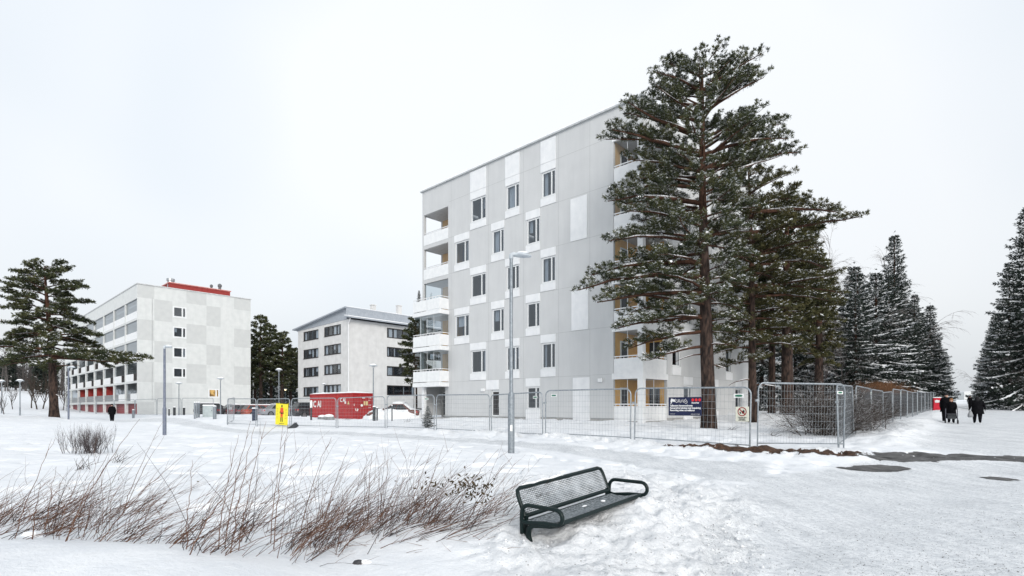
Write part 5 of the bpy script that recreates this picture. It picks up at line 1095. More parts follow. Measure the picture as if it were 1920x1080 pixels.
m = MB(); m.bbox((-.2,-.15,.50),(.2,.12,.56), .02); m.build('seat', M_POST, rt); m = MB(); m.bbox((-.2,-.32,.28),(.2,-.10,.48), .03); m.build('basket', M_POST, rt)
for sx in (-1, 1):
    for y in (-.28, .24):
        m = MB(); m.tube([(sx*.29-.03,y,.11),(sx*.29+.03,y,.11)], .115, 14); m.build('wheel', M_TYRE, rt)
    m = MB(); m.tube([(sx*.27,.30,.87),(sx*.27,.42,.86)], .022, 6); m.build('grip', M_POST, rt)
# ------------------------------------------------------------------ trees
def leaf_mat(name, a, b, c):
    m = bpy.data.materials.new(name); m.use_nodes = True; t = m.node_tree; bs = t.nodes['Principled BSDF']; bs.inputs['Roughness'].default_value = .7; bs.inputs['Specular IOR Level'].default_value = .2
    tc = t.nodes.new('ShaderNodeTexCoord'); n = t.nodes.new('ShaderNodeTexNoise'); n.inputs['Scale'].default_value = 1.3; n.inputs['Detail'].default_value = 5; t.links.new(tc.outputs['Object'], n.inputs['Vector'])
    r = t.nodes.new('ShaderNodeValToRGB'); e = r.color_ramp.elements; e[0].position = .33; e[0].color = (*a,1); e[1].position = .67; e[1].color = (*c,1); k = e.new(.5); k.color = (*b,1)
    t.links.new(n.outputs[0], r.inputs[0]); t.links.new(r.outputs[0], bs.inputs['Base Color']); return m
M_PINE = leaf_mat('pine_needles', (.030,.040,.022), (.062,.072,.034), (.105,.108,.048))
M_PINEO = leaf_mat('pine_needles_olive', (.040,.044,.020), (.072,.072,.030), (.115,.104,.045))
M_SPR = leaf_mat('spruce_needles', (.012,.020,.017), (.022,.032,.026), (.036,.046,.036))
M_BARK = mat('pine_bark', (.014,.010,.009), .95, (.085,.055,.043), 9, 1.0, 16, stretch=(1,1,.28), lo=.38, hi=.7); M_BARKO = mat('pine_bark_orange', (.036,.018,.012), .9, (.095,.045,.028), 7, .6, 20)
M_TWIG = mat('dark_twig', (.03,.022,.018), .9, (.06,.045,.036), 10); M_BIRCH = mat('birch_twig', (.13,.115,.11), .9, (.22,.20,.195), 6)
class Fol:
    """collects needle tufts, snow pads and twigs as arrays"""
    def __init__(s, seed): s.rng = np.random.default_rng(seed); s.tp = []; s.td = []; s.sp = []; s.mb = MB()
    def mesh(s, name, parent, mats, nb=9, ln=(.15,.24), wd=.024, snow=.4, sr=(.05,.11), spread=.75, sz=.05):
        g = s.rng; Pn = np.array(s.tp, float); D = np.array(s.td, float); D /= np.linalg.norm(D, axis=1, keepdims=True)+1e-9; n = len(Pn)
        k = np.repeat(np.arange(n), nb); d = D[k] + g.normal(size=(n*nb,3))*spread; d /= np.linalg.norm(d, axis=1, keepdims=True)+1e-9
        sd = np.cross(d, g.normal(size=d.shape)); sd /= np.linalg.norm(sd, axis=1, keepdims=True)+1e-9
        L = g.uniform(*ln, size=(n*nb,1)); w_ = wd*g.uniform(.7,1.3,size=(n*nb,1)); b = Pn[k] + d*L*.05
        V = np.stack([b - sd*w_*.4, b + d*L*.55 - sd*w_*.9, b + d*L, b + d*L*.5 + sd*w_*.9], 1).reshape(-1,3); Fq = np.arange(len(V)).reshape(-1,4)
        faces = [(Fq, 0)]; Vs = [V]; off = len(V)
        sel = np.where(g.random(n) < snow)[0]; SPp = Pn[sel] + np.array([0,0,sz]); 
        if s.sp: SPp = np.concatenate([SPp, np.array(s.sp)])
        ns = len(SPp)
        if ns:
            ang = g.uniform(0, 6.28, (ns,1)) + np.arange(5)*1.2566; rr = g.uniform(*sr, (ns,1))*g.uniform(.6,1.25,(ns,5)); tilt = g.normal(size=(ns,2))*.35
            ox, oy = rr*np.cos(ang), rr*np.sin(ang); ring = np.stack([ox, oy, ox*tilt[:,:1]+oy*tilt[:,1:]-.012], -1) + SPp[:,None]
            top = (SPp + np.array([0,0,.022]))[:,None]; bot = (SPp - np.array([0,0,.02]))[:,None]; VS = np.concatenate([ring, top], 1).reshape(-1,3)
            base = off + np.arange(ns)[:,None]*6; tri = np.concatenate([np.stack([base[:,0]+j, base[:,0]+(j+1)%5, base[:,0]+5], 1) for j in range(5)])
            Vs.append(VS); faces.append((tri, 1))
        return np_mesh(name, np.concatenate(Vs), faces, mats, parent)
def lerp_env(env, h):
    hs_ = [e[0] for e in env]; return np.interp(h, hs_, [e[1] for e in env]), np.interp(h, hs_, [e[2] for e in env])
def trunk_mesh(t, H_, r, seed, lean=(0,0), top=.97, wob=.12):
    g = random.Random(seed); pts = []; rad = []; ph = g.uniform(0,6)
    for k in range(15):
        f = k/14*top; pts.append((lean[0]*f + wob*math.sin(ph+f*5)*f, lean[1]*f + wob*math.cos(ph+f*4)*f, H_*f - (.4 if k == 0 else 0))); rad.append(r*(1.25 if k == 0 else 1)*(1-f)**.75 + .02)
    m = MB(); i = 0; m.tube(pts, rad, 14); 
    n = 14
    for fi in range(len(m.f)): m.m[fi] = 0 if fi//n < 8 else 1
    for j in range(len(m.v)):
        x, y, z = m.v[j]; a = 1+ .10*(g.random()-.5); m.v[j] = (pts[min(14,j//n)][0]+(x-pts[min(14,j//n)][0])*a, pts[min(14,j//n)][1]+(y-pts[min(14,j//n)][1])*a, z)
    o = m.build('trunk', [M_BARK, M_BARKO], t, smooth=True)
    return lambda z: Vector((np.interp(z, [p[2] for p in pts], [p[0] for p in pts]), np.interp(z, [p[2] for p in pts], [p[1] for p in pts]), z))
def pine(name, label, px, Y, ptop, env, nl, seed, tr, group=None, snow=.38, needles=None, dens=1.0, extra=(), lean=(0,0), loc=None, Ht=None, tl=1.0, wdt=.026, nb=9, elev=(.12,.75), low=(), front=.35, f0=.14, nl_=(.13,.235), zs=.6):
    p = onground(px, Y) if loc is None else loc; Hh = (EYE+(HZ-ptop)/F*Y-p.z) if Ht is None else Ht
    t = thing(name, label, 'pine tree', p, 0, group); T = trunk_mesh(t, Hh, tr, seed, lean); g = random.Random(seed); fo = Fol(seed); lm = MB(); sm = MB()
    def limb(h, az, r, el, droop, rad=None, sub=True, dn=1.0):
        p0 = T(h); ca, sa = math.cos(az), math.sin(az); pts = []; bend = g.uniform(-.25,.25)
        for k in range(8):
            f = k/7; a = az + bend*f*f; pts.append(Vector((p0.x+math.cos(a)*r*f, p0.y+math.sin(a)*r*f, h + r*(el*f - droop*f*f) + g.uniform(-.03,.03)*r*(.3 if k else 0))))
        r0 = rad or (.018+.017*r); lm.tube(pts, [r0*(1-.82*k/7) for k in range(8)], 5, 0, False)
        if g.random() < .5+snow*.5: i = g.randint(1,3); sm.tube([q_+Vector((0,0,r0*(1-.8*(i+k)/7)*.9)) for k, q_ in enumerate(pts[i:i+4])], [.012,.6*r0,.5*r0,.01], 4, 0, False)
        if not sub: return
        ns = max(4, int(r/.17*dens*dn)); side = 1
        for k in range(ns):
            f = f0+(1-f0)*(k+g.random())/ns; 
            if f > 1: f = 1
            i = min(6, int(f*7)); b = pts[i].lerp(pts[i+1], f*7-i); dr = (pts[min(7,i+1)]-pts[i]).normalized(); side = -side
            ang = side*g.uniform(.35,1.15)*(1 if f < .97 else .2); d = Matrix.Rotation(ang, 3, 'Z') @ dr; d.z += g.uniform(-.15,zs); d.normalize()
            l = (.30+.34*min(r,3.2)*(1.05-f))*g.uniform(.6,1.2); e = b + d*l; e.z += .12*l
            lm.tube([b, b.lerp(e,.5)+Vector((0,0,-.03*l)), e], [.011,.008,.004], 3, 1, False)
            nt_ = max(2, int(l/.105)); s2 = 1
            for j in range(nt_):
                ff = .25+.75*(j+1)/nt_; c = b.lerp(e, ff); s2 = -s2; dd = Matrix.Rotation(s2*g.uniform(.3,1.1), 3, 'Z') @ d; dd.z = abs(dd.z)*.5 + g.uniform(.05,.7); dd.normalize(); tl_ = g.uniform(.05,.22)*(1 if ff < .95 else .4)
                fo.tp.append(tuple(c+dd*tl_)); fo.td.append(tuple(dd))
                if g.random() < .6: fo.tp.append(tuple(c+dd*tl_*.4+Vector((g.uniform(-.07,.07),g.uniform(-.07,.07),g.uniform(-.02,.06))))); fo.td.append(tuple(dd+Vector((0,0,.3))))
    h0 = env[0][0]; az = g.uniform(0,6.28)
    for k in range(nl):
        f = (k+g.random()*.9)/nl; hf = h0+(env[-1][0]-h0)*f**.9; az += 2.4+g.uniform(-.4,.4); l_, r_ = lerp_env(env, hf); c = math.cos(az); rr = (r_*(1+c)/2+l_*(1-c)/2)*g.uniform(.7,1.08)*(1-front*max(0,-math.sin(az)))
        u = (hf-h0)/(1-h0); el = elev[0]+(elev[1]-elev[0])*u**1.5+g.uniform(-.1,.12); dr_ = g.uniform(.12,.32)*(1-u*.6); rr = max(rr,.35); limb(min(max(hf*Hh-(el-dr_)*rr*.9, h0*Hh*.9), .965*Hh), az, rr, el, dr_)
    for h, azd, r, el, dr in extra: limb(h*Hh, R(azd), r, el, dr, rad=.03+.02*r)
    for h, azd, r, el, dr in low: limb(h*Hh, R(azd), r, el, dr, sub=False)
    co = fo.mesh('crown', t, [needles or M_PINE, M_SNOW], snow=snow*.85, nb=nb, ln=(nl_[0]*tl,nl_[1]*tl), wd=wdt, sr=(.035*tl,.095*tl), sz=.095*tl)
    lm.join(sm, 2).build('limbs', [M_BARKO, M_TWIG, M_SNOW], co, smooth=True)
    return t
env1 = [(.24,2.5,2.0),(.30,4.6,2.4),(.36,6.4,2.8),(.44,6.2,2.8),(.54,5.0,3.0),(.64,4.9,3.2),(.70,4.1,3.6),(.745,3.9,4.6),(.81,4.9,4.4),(.88,4.2,3.8),(.946,2.6,3.3),(1.0,1.4,2.2)]
pine('pine_tree', 'tallest snow dusted pine with thick trunk, behind the dark blue board', 1329, 27.0, 96, env1, 80, 11, .34, snow=.85, lean=(-.35,.2), dens=1.3, tl=1.0, wdt=.014, nb=13, nl_=(.09,.20), front=.5, f0=.24, zs=.9,
     extra=((.73,176,4.5,.40,.1),(.78,186,4.2,.32,.08),(.82,168,3.6,.38,.1),(.69,2,4.7,.28,.1),(.73,-14,4.2,.3,.12),(.78,12,3.6,.38,.1),(.84,-30,2.8,.5,.1),(.86,150,2.6,.5,.1),(.89,60,2.3,.6,.1),(.91,115,2.0,.6,.1),(.905,-25,2.7,.5,.1),(.90,195,2.5,.42,.1),(.94,20,1.7,.6,.1),(.94,170,1.6,.6,.1),(.60,184,4.7,.2,.12),(.64,172,4.4,.2,.1),(.40,178,6.3,.15,.20),(.44,172,5.7,.1,.12),(.36,186,5.4,.05,.14),(.30,176,4.6,-.05,.10),(.26,170,3.8,-.08,.12),(.22,188,3.0,-.1,.15)), low=((.20,175,1.6,.0,.25),(.17,20,1.4,.1,.3),(.22,-60,1.8,.2,.35),(.27,-10,1.7,.25,.1)))
env2 = [(.20,2.6,2.6),(.28,3.4,3.2),(.38,3.0,4.2),(.48,2.6,5.0),(.58,2.6,5.4),(.68,2.5,5.2),(.78,2.6,3.8),(.86,2.6,3.2),(.94,2.2,2.6),(1.0,1.0,1.2)]
pine('pine_tree', 'olive green spreading pine just right of and behind the tallest pine', 1412, 32.5, 300, env2, 62, 23, .24, snow=.4, needles=M_PINEO, lean=(-.2,.1), tl=1.15, wdt=.017, nb=11, nl_=(.09,.19), dens=1.2, f0=.2, zs=.5, elev=(.05,.5),
     extra=((.80,4,6.3,.12,.04),(.72,-8,5.6,.15,.1),(.62,6,5.6,.1,.12),(.52,-4,5.2,.05,.15)), low=((.16,200,1.8,.1,.3),(.14,-20,1.6,.1,.2)))
envL = [(.30,3.2,4.2),(.38,4.8,4.4),(.46,5.2,4.0),(.56,4.8,3.4),(.66,4.5,3.2),(.76,4.2,3.0),(.86,3.8,2.7),(.94,3.2,2.2),(1.0,2.4,1.5)]
pine('pine_tree', 'broad pine with leaning trunk standing alone on the left', 102, 48, 492, envL, 54, 31, .34, snow=.7, lean=(-.7,0), tl=1.4, wdt=.034, elev=(-.02,.5), dens=1.15, nl_=(.10,.20), f0=.28, zs=.4, front=.4,
     extra=((.40,-4,7.9,.02,.09),(.42,8,7.4,-.04,.0),(.38,-12,6.8,.0,.08),(.36,170,6.0,.05,.1),(.44,185,6.2,.1,.08)), low=((.33,0,3.0,.1,.1),(.15,-20,1.5,-.2,.1)))
env3 = [(.28,2.0,2.0),(.4,3.0,3.0),(.6,3.2,3.2),(.8,2.6,2.6),(1.0,.8,.8)]
pA_ = pine('pine_tree', 'dark pine with a thick bare trunk, seen through the corner fence panel', 1476, 38, 345, env3, 46, 41, .42, snow=.3, needles=M_PINEO, tl=1.5, wdt=.04, dens=.75)
pB_ = pine('pine_tree', 'slim dark pine just left of the thick bare trunk', 1447, 40, 380, env3, 34, 43, .24, snow=.3, tl=1.5, wdt=.04, dens=.7)
dup(pA_, 'pine behind the bare bush, between the spruces and the olive pine', onground(1535, 47), 1.2, (.95,.95,.86))
# pines behind the white house and the chequered block
env4 = [(.3,1.6,1.6),(.5,2.8,2.8),(.7,2.6,2.6),(.9,1.6,1.6),(1.0,.6,.6)]
pC_ = pine('pine_tree', 'tall pine directly right of the chequered block edge', 489, 92, 592, env4, 40, 51, .3, snow=.45, tl=2.2, wdt=.075, dens=.55, nb=7)
dup(pC_, 'middle pine of the three between the chequered block and the white house', onground(508, 98), 2.0, (1,1,.97)); dup(pC_, 'rightmost pine of the three, close to the white house', onground(529, 96), 4.0, (1.05,1.05,.86)); dup(pC_, 'low dark pine behind the lit small lamp', onground(545, 104), 5.0, (1,1,.72)); dup(pC_, 'snowy pine hanging over the pale far block', onground(478, 95), 3.0, (.9,.9,.70))
dup(pC_, 'pine between the white house and the grey block balconies', onground(779, 60), 1.0, (.72,.72,.66))
def spruce(name, label, loc, Hh, Rm, seed, snow=.6, group=None, fine=1.0, h0=.04, tr=.2):
    t = thing(name, label, 'spruce tree', loc, 0, group); T = trunk_mesh(t, Hh, tr, seed, wob=.05); g = random.Random(seed); fo = Fol(seed); lm = MB(); sm = MB(); z = h0*Hh; az = 0
    while z < Hh*.985:
        u = z/Hh; n = 5 if u < .9 else 4; r = Rm*(1-u)**.78*(1 if u > .12 else .75+2*u)+.10
        for k in range(n):
            az += 6.283/n + g.uniform(-.25,.25); rr = r*g.choice((g.uniform(.5,.8),g.uniform(.8,1.05),g.uniform(.9,1.2))); el = (-.28+.75*u)+g.uniform(-.14,.14); p0 = T(z); pts = []
            for j in range(6):
                f = j/5; pts.append(Vector((p0.x+math.cos(az)*rr*f, p0.y+math.sin(az)*rr*f, z+rr*(el*f-.22*f*f+.16*f**4))))
            lm.tube(pts, [.012+.010*rr*(1-j/5) for j in range(6)], 3, 0, False)
            if g.random() < snow: sm.tube([q_+Vector((0,0,.05)) for q_ in pts[1:]], [.02,.055,.075,.07,.02], 4, 0, False)
            step = .21/fine; ns = max(3, int(rr/step)); sd = 1
            for q_ in range(ns):
                f = .12+.88*(q_+.5)/ns; i = min(4, int(f*5)); b = pts[i].lerp(pts[i+1], f*5-i); dr = (pts[i+1]-pts[i]).normalized()
                if g.random() < snow*.8: fo.sp.append((b.x+g.uniform(-.04,.04), b.y+g.uniform(-.04,.04), b.z+.075))
                for sd in (-1, 1):
                    d = Matrix.Rotation(sd*g.uniform(.7,1.15), 3, 'Z') @ dr; d.z -= g.uniform(.15,.5); d.normalize(); l = (.14+.34*rr*(1.03-f)*min(1,f*3))*g.uniform(.6,1.15); nn = max(1, int(l/.19*fine))
                    for w_ in range(nn):
                        ff = (w_+.8)/nn; c = b+d*l*ff; c.z -= .10*l*ff*ff; fo.tp.append(tuple(c)); fo.td.append((d.x,d.y,d.z-.15))
                fo.tp.append(tuple(b)); fo.td.append(tuple(dr+Vector((0,0,.1))))
        z += (.34+.30*(1-u))*g.uniform(.8,1.25)
    fo.tp.append((T(Hh*.97).x,T(Hh*.97).y,Hh)); fo.td.append((0,0,1))
    co = fo.mesh('crown', t, [M_SPR, M_SNOW], nb=6, ln=(.16,.32), wd=.036, snow=snow*.34, sr=(.07,.19), spread=.55, sz=.05); lm.join(sm, 1).build('limbs', [M_TWIG, M_SNOW], co); return t
FRD3 = Vector((FRD[0], FRD[1], 0)); FRN = Vector((-FRD[1], FRD[0], 0))
def along(s, off): p = Vector((FR0[0], FR0[1], 0)) + FRD3*s + FRN*off; p.z = Hs(p.x, p.y); return p
s1 = spruce('spruce_tree', 'tall pointed spruce, highest of the row left of the path', along(52, 3.6), 21.2, 3.9, 61, snow=.55)
s2 = spruce('spruce_tree', 'bushy snow laden spruce at the near end of the row left of the path', along(37, 5.2), 14.2, 4.4, 62, snow=.98)
s3 = spruce('spruce_tree', 'spruce with drooping snowy boughs just right of the tallest one', along(61, 4.4), 18.0, 3.9, 63, snow=.5)
rowl = [(s2,44,6.5,1.15,'spruce filling the gap behind the brown hedge'),(s3,70,4.6,1.0,'spruce half hidden by its neighbour, behind the two walkers'),(s1,80,4.6,.82,None),(s3,88,4.4,.95,None),(s2,100,4.2,1.15,None),(s1,118,4.2,.8,None),(s3,140,4.0,.95,None),(s1,165,4.0,.85,None),(s3,200,4.0,.95,None),(s2,36,14,1.1,'spruce in the second row behind the pale block'),(s1,54,12,.85,'spruce in the second row behind the tallest one'),(s3,47,3.6,.86,'spruce tucked in left of the tallest spruce'),(s2,57,2.9,.9,'snowy spruce in front of the tallest spruce'),(s2,66,2.6,1.0,'snow laden spruce overhanging the far fence panels'),(s2,78,2.8,1.05,None),(s3,94,2.6,.8,None),(s1,46,13,.85,'spruce behind the bare birch crowns'),(s3,22,12.5,.58,'young dark spruce behind the bare bush')]
for k, (src, s, off, sc, lab) in enumerate(rowl): dup(src, lab or 'one of the far spruces of the row left of the path', along(s, off), k*1.3, (sc,sc,sc), group=None if lab else 'far spruces left of the path')
for k, (src, px, Y, sc, lab) in enumerate(((s2,1642,58,1.06,'snowy spruce between the olive pine and the tallest spruce'),(s3,1604,52,.64,'shorter spruce right beside the olive pine crown'),(s1,1714,67,.68,'spruce whose tip shows just right of the tallest spruce'),(s3,1744,75,.80,'spruce stepping down right of the tallest spruce'))): dup(src, lab, onground(px, Y), k*2.1+.5, (sc*1.12,sc*1.12,sc))
rr_ = [(s1,1893,76,.98,'tall spruce at the near end of the row right of the path'),(s3,1930,64,1.36,'tallest dark spruce cut off by the right edge of the photo'),(s2,1872,98,1.15,'second spruce of the row right of the path'),(s3,1915,92,1.2,'spruce behind the nearest lamp post on the right'),(s1,1862,122,.95,None),(s3,1853,150,1.05,None),(s2,1846,185,1.1,None),(s1,1841,230,.9,None),(s3,1905,125,1.05,None),(s2,1880,160,1.2,None)]
for k, (src, px, Y, sc, lab) in enumerate(rr_): dup(src, lab or 'one of the far spruces of the row right of the path', onground(px, Y), k*.9+.4, (sc,sc,sc), group=None if lab else 'far spruces right of the path')
dup(s2, 'little spruce standing in the snow before the grey block corner', onground(802, 34), 0, (.13,.13,.098))
dup(s3, 'small conifer on the uppermost projecting balcony of the grey block', B.w(-.55, LU-.25, ZJ[4]+.1), 0, (.10,.10,.105))
def bare(name, label, cat, loc, Hh, seed, m, levels=5, spread=.55, droop=.0, r0=.12, nb=(3,4), group=None, first=.3, stems=1, lean=(0,0), sn=0.0, up=.12):
    t = thing(name, label, cat, loc, 0, group); g = random.Random(seed); mb = MB(); cr = MB(); sm = MB()
    def grow(p, d, l, r, lv):
        pts = [p]; n = 4 if lv < 2 else 3; dd = d.copy()
        for k in range(n): dd = (dd + Vector((g.uniform(-.16,.16), g.uniform(-.16,.16), g.uniform(-.1,.1)+(up if lv < 3 else -droop)))).normalized(); pts.append(pts[-1]+dd*l/n)
        (mb if lv == 0 else cr).tube(pts, [r*(1-.5*k/n) for k in range(n+1)], 6 if lv == 0 else 3, 0, False)
        if sn and lv in (1,2,3) and g.random() < sn: sm.tube([q_+Vector((0,0,r*.7)) for q_ in pts[:3]], [r*.3, r*.75, r*.3], 3, 0, False)
        if lv >= levels: return
        for k in range(g.randint(*nb) + (2 if lv == 0 else 0)):
            f = first+(1-first)*g.random() if lv == 0 else .25+.75*g.random(); i = min(n-1, int(f*n)); b = pts[i].lerp(pts[i+1], f*n-i); nd = (dd + Vector((g.gauss(0,spread), g.gauss(0,spread), g.gauss(0,spread*.6)))).normalized(); grow(b, nd, l*g.uniform(.5,.75)*(1.1-f*.35), r*.52, lv+1)
        grow(pts[-1], dd, l*.6, r*.5, lv+1)
    for s in range(stems):
        d = Vector((lean[0]+(g.gauss(0,.5) if stems > 1 else 0), lean[1]+(g.gauss(0,.5) if stems > 1 else 0), 1)).normalized(); grow(Vector((g.gauss(0,max(.27,.12*Hh))*(stems > 1), g.gauss(0,max(.27,.12*Hh))*(stems > 1), -.25)), d, Hh*.48, r0, 0)
    mb.build('trunk' if stems == 1 else 'stems', m, t); 
    if cr.f: cr.join(sm, 1).build('crown' if stems == 1 else 'branches', [m, M_SNOW], t)
    return t
b1_ = bare('birch_tree', 'bare grey birch rising behind the tall spruce', 'birch tree', along(42, 8.5), 19.5, 71, M_BIRCH, levels=5, droop=.22, r0=.17, sn=.3, spread=.42)
for s, off, sc, lab in ((34,6.0,.62,'snowy bare birch before the bushy spruce'),(30,15,.95,'bare birch behind the bushy snow laden spruce'),(63,6,1.08,'bare birch leaning out right of the tallest spruce'),(95,6.5,.62,'bare birch overhanging the far end of the path'),(20,14,1.0,'bare birch crown behind the olive pine')): dup(b1_, lab, along(s, off), s*.7, (sc,sc,sc))
for px, Y, sc, lab in ((1851,118,.7,'bare birch at the far right of the path'),(1905,66,.62,'bare russet twigged tree beside the right edge lamp posts')): dup(b1_, lab, onground(px, Y), px*.1, (sc,sc,sc))
bare('bare_bush', 'dense bare bush with arching snowy twigs behind the corner fence', 'bush', onground(1546, 22.8), 2.9, 81, M_TWIG, levels=4, spread=.45, droop=.2, r0=.017, stems=78, nb=(2,3), first=.3, sn=.6, up=-.03)
bare('bare_bush', 'smaller bare bush behind the first fence panels along the path', 'bush', onground(1612, 26.5), 2.6, 82, M_TWIG, levels=4, spread=.5, droop=.2, r0=.016, stems=30, nb=(2,3), sn=.3, up=-.03)
bare('bare_bush', 'thin upright bare bush sticking out of the snow at left, before the walker', 'bush', onground(166, 17.5), 1.25, 83, mat('grey_brown_twig', (.05,.04,.04), .9, (.10,.085,.085), 8), levels=3, spread=.28, r0=.009, stems=44, nb=(1,3), sn=.0)
# brown hedge along the inside of the fence
def hedge(name, label, s0, s1, off, hgt, wd_, m, seed, n):
    t0 = along((s0+s1)/2, off); g = random.Random(seed); mb = MB()
    for k in range(n):
        p = along(g.uniform(s0,s1), off+g.gauss(0,wd_*.45)) - t0; h = hgt*g.uniform(.7,1.08); d = Vector((g.gauss(0,.2), g.gauss(0,.2), 1)); e = p + d*h; c = p.lerp(e,.5)+Vector((g.uniform(-.1,.1),g.uniform(-.1,.1),0)); mb.tube([p+Vector((0,0,-.1)), c, e], [.012,.009,.004], 3, 0, False)
        for j in range(5): b = p.lerp(e, g.uniform(.3,.95)); mb.tube([b, b+Vector((g.gauss(0,.22), g.gauss(0,.22), g.uniform(.1,.4)))], [.007,.003], 3, 0, False)
    o = mb.build(name, m, None, t0); tag(o, label, 'hedge'); return o
hedge('hedge', 'rust brown clipped hedge above the path side fence', 26, 52, 2.6, 2.75, .8, mat('rust_twigs', (.075,.035,.018), .9, (.17,.085,.04), 5), 91, 2600)
hedge('hedge', 'dark grey hedge line close behind the path side fence', 9, 50, 1.2, 1.75, .5, mat('dark_hedge_twigs', (.028,.024,.024), .9, (.07,.06,.06), 5), 92, 2600)
# wooded hillside far left and beyond the houses: one mass
def forest(seed, spots):
    g = random.Random(seed); fo = Fol(seed); lm = MB()
    for X, Y, h, kind in spots:
        z = Hs(X, Y) - .3
        if kind == 'b':
            for k in range(3): lm.tube([(X+g.uniform(-.8,.8)*k, Y, z), (X+g.uniform(-.5,.5), Y, z+h*.8)], [.16,.05], 3, 0, False)
            for k in range(70):
                a = g.uniform(0,6.28); b = Vector((X+g.gauss(0,.3), Y+g.gauss(0,.3), z+h*g.uniform(.12,.9))); d = Vector((math.cos(a), math.sin(a), g.uniform(.2,1.0))); lm.tube([b, b+d*g.uniform(.8,2.6)], [.05,.015], 3, 0, False)
        else:
            lm.tube([(X,Y,z),(X,Y,z+h*.95)], [.18,.04], 4, 0, False)
            for k in range(150):
                u = g.random()**.8; r = (1-u)*h*.20+.25; a = g.uniform(0,6.28); rr = r*g.uniform(.3,1); fo.tp.append((X+math.cos(a)*rr, Y+math.sin(a)*rr, z+h*(.12+.88*u)-rr*.3)); fo.td.append((math.cos(a), math.sin(a), -.25))
    o = fo.mesh('treeline', None, [M_SPR, M_SNOW], nb=7, ln=(.6,1.2), wd=.17, snow=.35, sr=(.2,.42), spread=.6, sz=.16); o['kind'] = 'stuff'; o['label'] = 'distant snowy wood on the rise behind the houses'; o['category'] = 'wood'
    l = lm.build('bare_trunks', mat('far_twigs', (.055,.05,.048), .9, (.11,.10,.095), .3), o); return o
g_ = random.Random(5); sp_ = []
for k in range(150): px = g_.uniform(-420, 190); Y = g_.uniform(128, 185); sp_.append((q(px)*Y, Y, g_.uniform(7,12.5), 'b' if g_.random() < .72 else 's'))
for k in range(60): px = g_.uniform(455, 575); Y = g_.uniform(118, 165); sp_.append((q(px)*Y, Y, g_.uniform(8,15), 's' if g_.random() < .8 else 'b'))
for k in range(40): px = g_.uniform(1440, 1640); Y = g_.uniform(95, 150); sp_.append((q(px)*Y, Y, g_.uniform(8,15), 's' if g_.random() < .7 else 'b'))
forest(6, sp_)
# young bare trees at the foot of the hill, left
bt0 = bare('bare_tree', 'thin bare sapling at the hill foot right of the mushroom lamp', 'tree', onground(59, 92), 6.5, 85, M_TWIG, levels=3, r0=.10, spread=.35)
for px, Y, sc, lab in ((70,88,1.05,'second bare sapling at the hill foot'),(80,94,1.1,'third bare sapling at the hill foot, left of the left pine trunk'),(24,80,.6,'low bare shrub on the snowy slope, far left'),(8,58,.45,'low dark shrub at the left edge of the photo'),(118,98,.9,'bare sapling right of the left pine trunk')): dup(bt0, lab, onground(px, Y), px*.3, (sc,sc,sc))
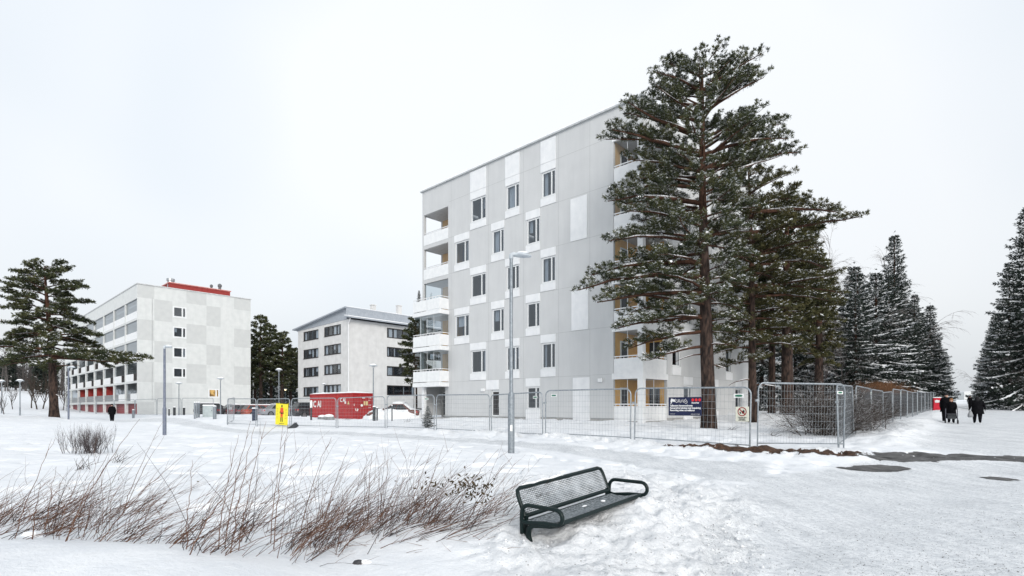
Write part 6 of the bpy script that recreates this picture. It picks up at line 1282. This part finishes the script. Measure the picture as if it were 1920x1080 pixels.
# ------------------------------------------------------------------ dry stems in front
def stems():
    g = random.Random(12); mb = MB()
    def stem(p, L, ax, ay, r, wob=.05, curl=.25, n=9, m=0):
        d = Vector((ax, ay, 1)).normalized(); pts = [p]; 
        for k in range(n):
            d = (d + Vector((g.gauss(0,wob)+curl/n, g.gauss(0,wob), g.gauss(0,wob)-.25*curl/n))).normalized(); pts.append(pts[-1]+d*L/n)
        mb.tube(pts, [r*(1-.78*k/n) for k in range(n+1)], 4, m, False); return pts
    basey = lambda px: np.interp(px, [-80,200,300,560,640,720,820,930], [1016,1016,1030,1056,1020,1005,1000,985])
    for k in range(66):
        cpx = g.uniform(-90, 940); w_ = .5+.5*math.sin(cpx*.019+1.2)
        if k < 12: cpx = (20,95,170,235,330,395,450,500,545,600,690,790)[k]; w_ = 1
        cpy = basey(cpx) - g.random()**1.3*66; cX, cY = ghit(cpx, max(900, cpy)); hfac = np.interp(cpx, [-50,150,300,450,600,700,930], [.85,.95,1.0,1.15,1.0,.98,.95]); cl = g.gauss(.85,.3) if cpx < 560 else g.gauss(.55,.25); rad = g.uniform(.05,.2)
        for i in range(int(g.uniform(10,27)*(.55+.6*w_))):
            X, Y = cX+g.gauss(0,rad), cY+g.gauss(0,rad*.7); z = Hs(X, Y)-.05; L = g.uniform(.4,1.2)*hfac*(1 if g.random() < .8 else .6); lean = cl+g.gauss(0,.38)
            pts = stem(Vector((X,Y,z)), L, lean, g.gauss(0,.35), g.uniform(.0021,.0042), wob=.075, curl=g.uniform(-.1,1.1), m=0 if g.random() < .6 else 1)
            for s in range(g.choice((0,1,1,2))): j = g.randint(3,8); stem(pts[j], L*g.uniform(.15,.45), lean+g.gauss(.1,.6), g.gauss(0,.5), .002, wob=.09, n=5)
    for bx, by, tx, ty in ((24,1010,105,820),(118,1015,262,786),(120,1014,205,850),(84,1000,107,875),(228,965,306,790),(225,968,310,815),(60,1012,75,905),(420,1030,470,790),(432,1035,478,800),(408,1030,447,815),(445,1032,500,790),(512,1030,540,795),(506,1020,532,798),(560,1000,620,820),(600,1000,655,838),(350,1030,362,862),(690,985,697,850),(790,975,832,835),(760,985,812,840),(838,975,936,842),(870,985,960,858),(640,1020,700,1000),(700,1030,770,1012),(180,1016,350,850),(350,1040,480,855)):
        X, Y = ghit(bx, by); z = Hs(X, Y)-.06; T_ = P(tx, ty, Y+g.uniform(-.1,.3)); p0 = Vector((X,Y,z)); pts = []; ctrl = p0.lerp(T_,.5)+Vector((-.08*(T_.x-p0.x)-.02,0,.06))
        for k in range(15):
            f = k/14; a = p0.lerp(ctrl,f).lerp(ctrl.lerp(T_,f),f); pts.append(a+Vector((g.gauss(0,.006),g.gauss(0,.006),0)))
        mb.tube(pts, [.0055*(1-.75*k/14) for k in range(15)], 4, 0, False)
        for s in range(2): stem(pts[g.randint(6,12)], g.uniform(.12,.3), g.gauss(.5,.4), g.gauss(0,.3), .0022, n=4)
    # fallen stems lying to the right, by the bench
    for k in range(46):
        px = g.uniform(700, 900); X, Y = ghit(px, g.uniform(985,1020)); stem(Vector((X,Y,Hs(X,Y)+.0)), g.uniform(.5,1.05), g.uniform(1.2,4), g.gauss(.3,.5), g.uniform(.0026,.004), curl=g.uniform(-.1,.7), m=k % 2)
    for k in range(26):
        X, Y = ghit(g.uniform(560,960), g.uniform(1000,1040)); stem(Vector((X,Y,Hs(X,Y)-.01)), g.uniform(.08,.35), g.choice((-3,3)), g.gauss(0,1.5), .0025, curl=.3, n=4)
    # withered curled leaves
    for px, py, n in ((880,912,90),(812,915,30),(905,922,40)):
        c = P(px, py, 6.5)
        for k in range(n):
            p = c+Vector((g.gauss(0,.10),g.gauss(0,.1),g.gauss(0,.085))); a, b = g.uniform(0,6.28), g.uniform(-1,1); d = Vector((math.cos(a)*math.cos(b), math.sin(a)*math.cos(b), math.sin(b))); s = d.orthogonal().normalized(); l = g.uniform(.03,.075); mb.poly([p, p+d*l*.5+s*l*.22, p+d*l, p+d*l*.5-s*l*.22], 2)
    for k in range(60):
        px = g.uniform(0,900); p = P(px, g.uniform(905,990), 6.3)+Vector((0,g.uniform(-.3,.3),0)); d = Vector((g.gauss(0,1),g.gauss(0,1),g.gauss(0,1))).normalized(); s = d.orthogonal().normalized(); l = g.uniform(.015,.035); mb.poly([p, p+d*l*.5+s*l*.3, p+d*l, p+d*l*.5-s*l*.3], 2)
    o = mb.build('dry_undergrowth', [mat('stem_red_brown', (.085,.038,.024), .8, (.16,.085,.052), 3), mat('stem_dark', (.022,.016,.018), .85, (.05,.035,.03), 3), mat('withered_leaf', (.035,.028,.014), .9, (.07,.05,.025), 6)])
    o['kind'] = 'stuff'; o['label'] = 'dry red brown stems leaning right out of the front snow'; o['category'] = 'undergrowth'; return o
stems()
# small weeds poking through the snow behind the stems, by the wall foot and under the pine
def sprigs(label, spots, m, seed, h, group=None):
    g = random.Random(seed)
    for k, (px, py) in enumerate(spots):
        X, Y = ghit(px, py); t = None; mb = MB()
        for j in range(12): 
            b = Vector((g.gauss(0,.12), g.gauss(0,.12), -.03)); e = b+Vector((g.gauss(.1,.25), g.gauss(0,.2), g.uniform(.3,1)*h[k])); mb.tube([b, b.lerp(e,.5)+Vector((g.gauss(0,.03),0,.02)), e], [.006,.005,.002], 3, 0, False)
        o = mb.build('weed_tuft', m, None, (X, Y, Hs(X, Y))); tag(o, label[k], 'weed', group)
sprigs(['pale weed tuft between the bare bush and the dry stems', 'faint weed tuft right of the thin bare bush', 'dark weed tuft at the foot of the snow buried car', 'weed tuft in the snow before the container doors','dark twigs lying in the snow right of the tallest pine','dark sprig in the snow behind the corner panel'], [(155,880),(215,868),(765,792),(650,788),(1372,806),(1452,818)], M_TWIG, 7, [.45,.5,.5,.4,.25,.25])
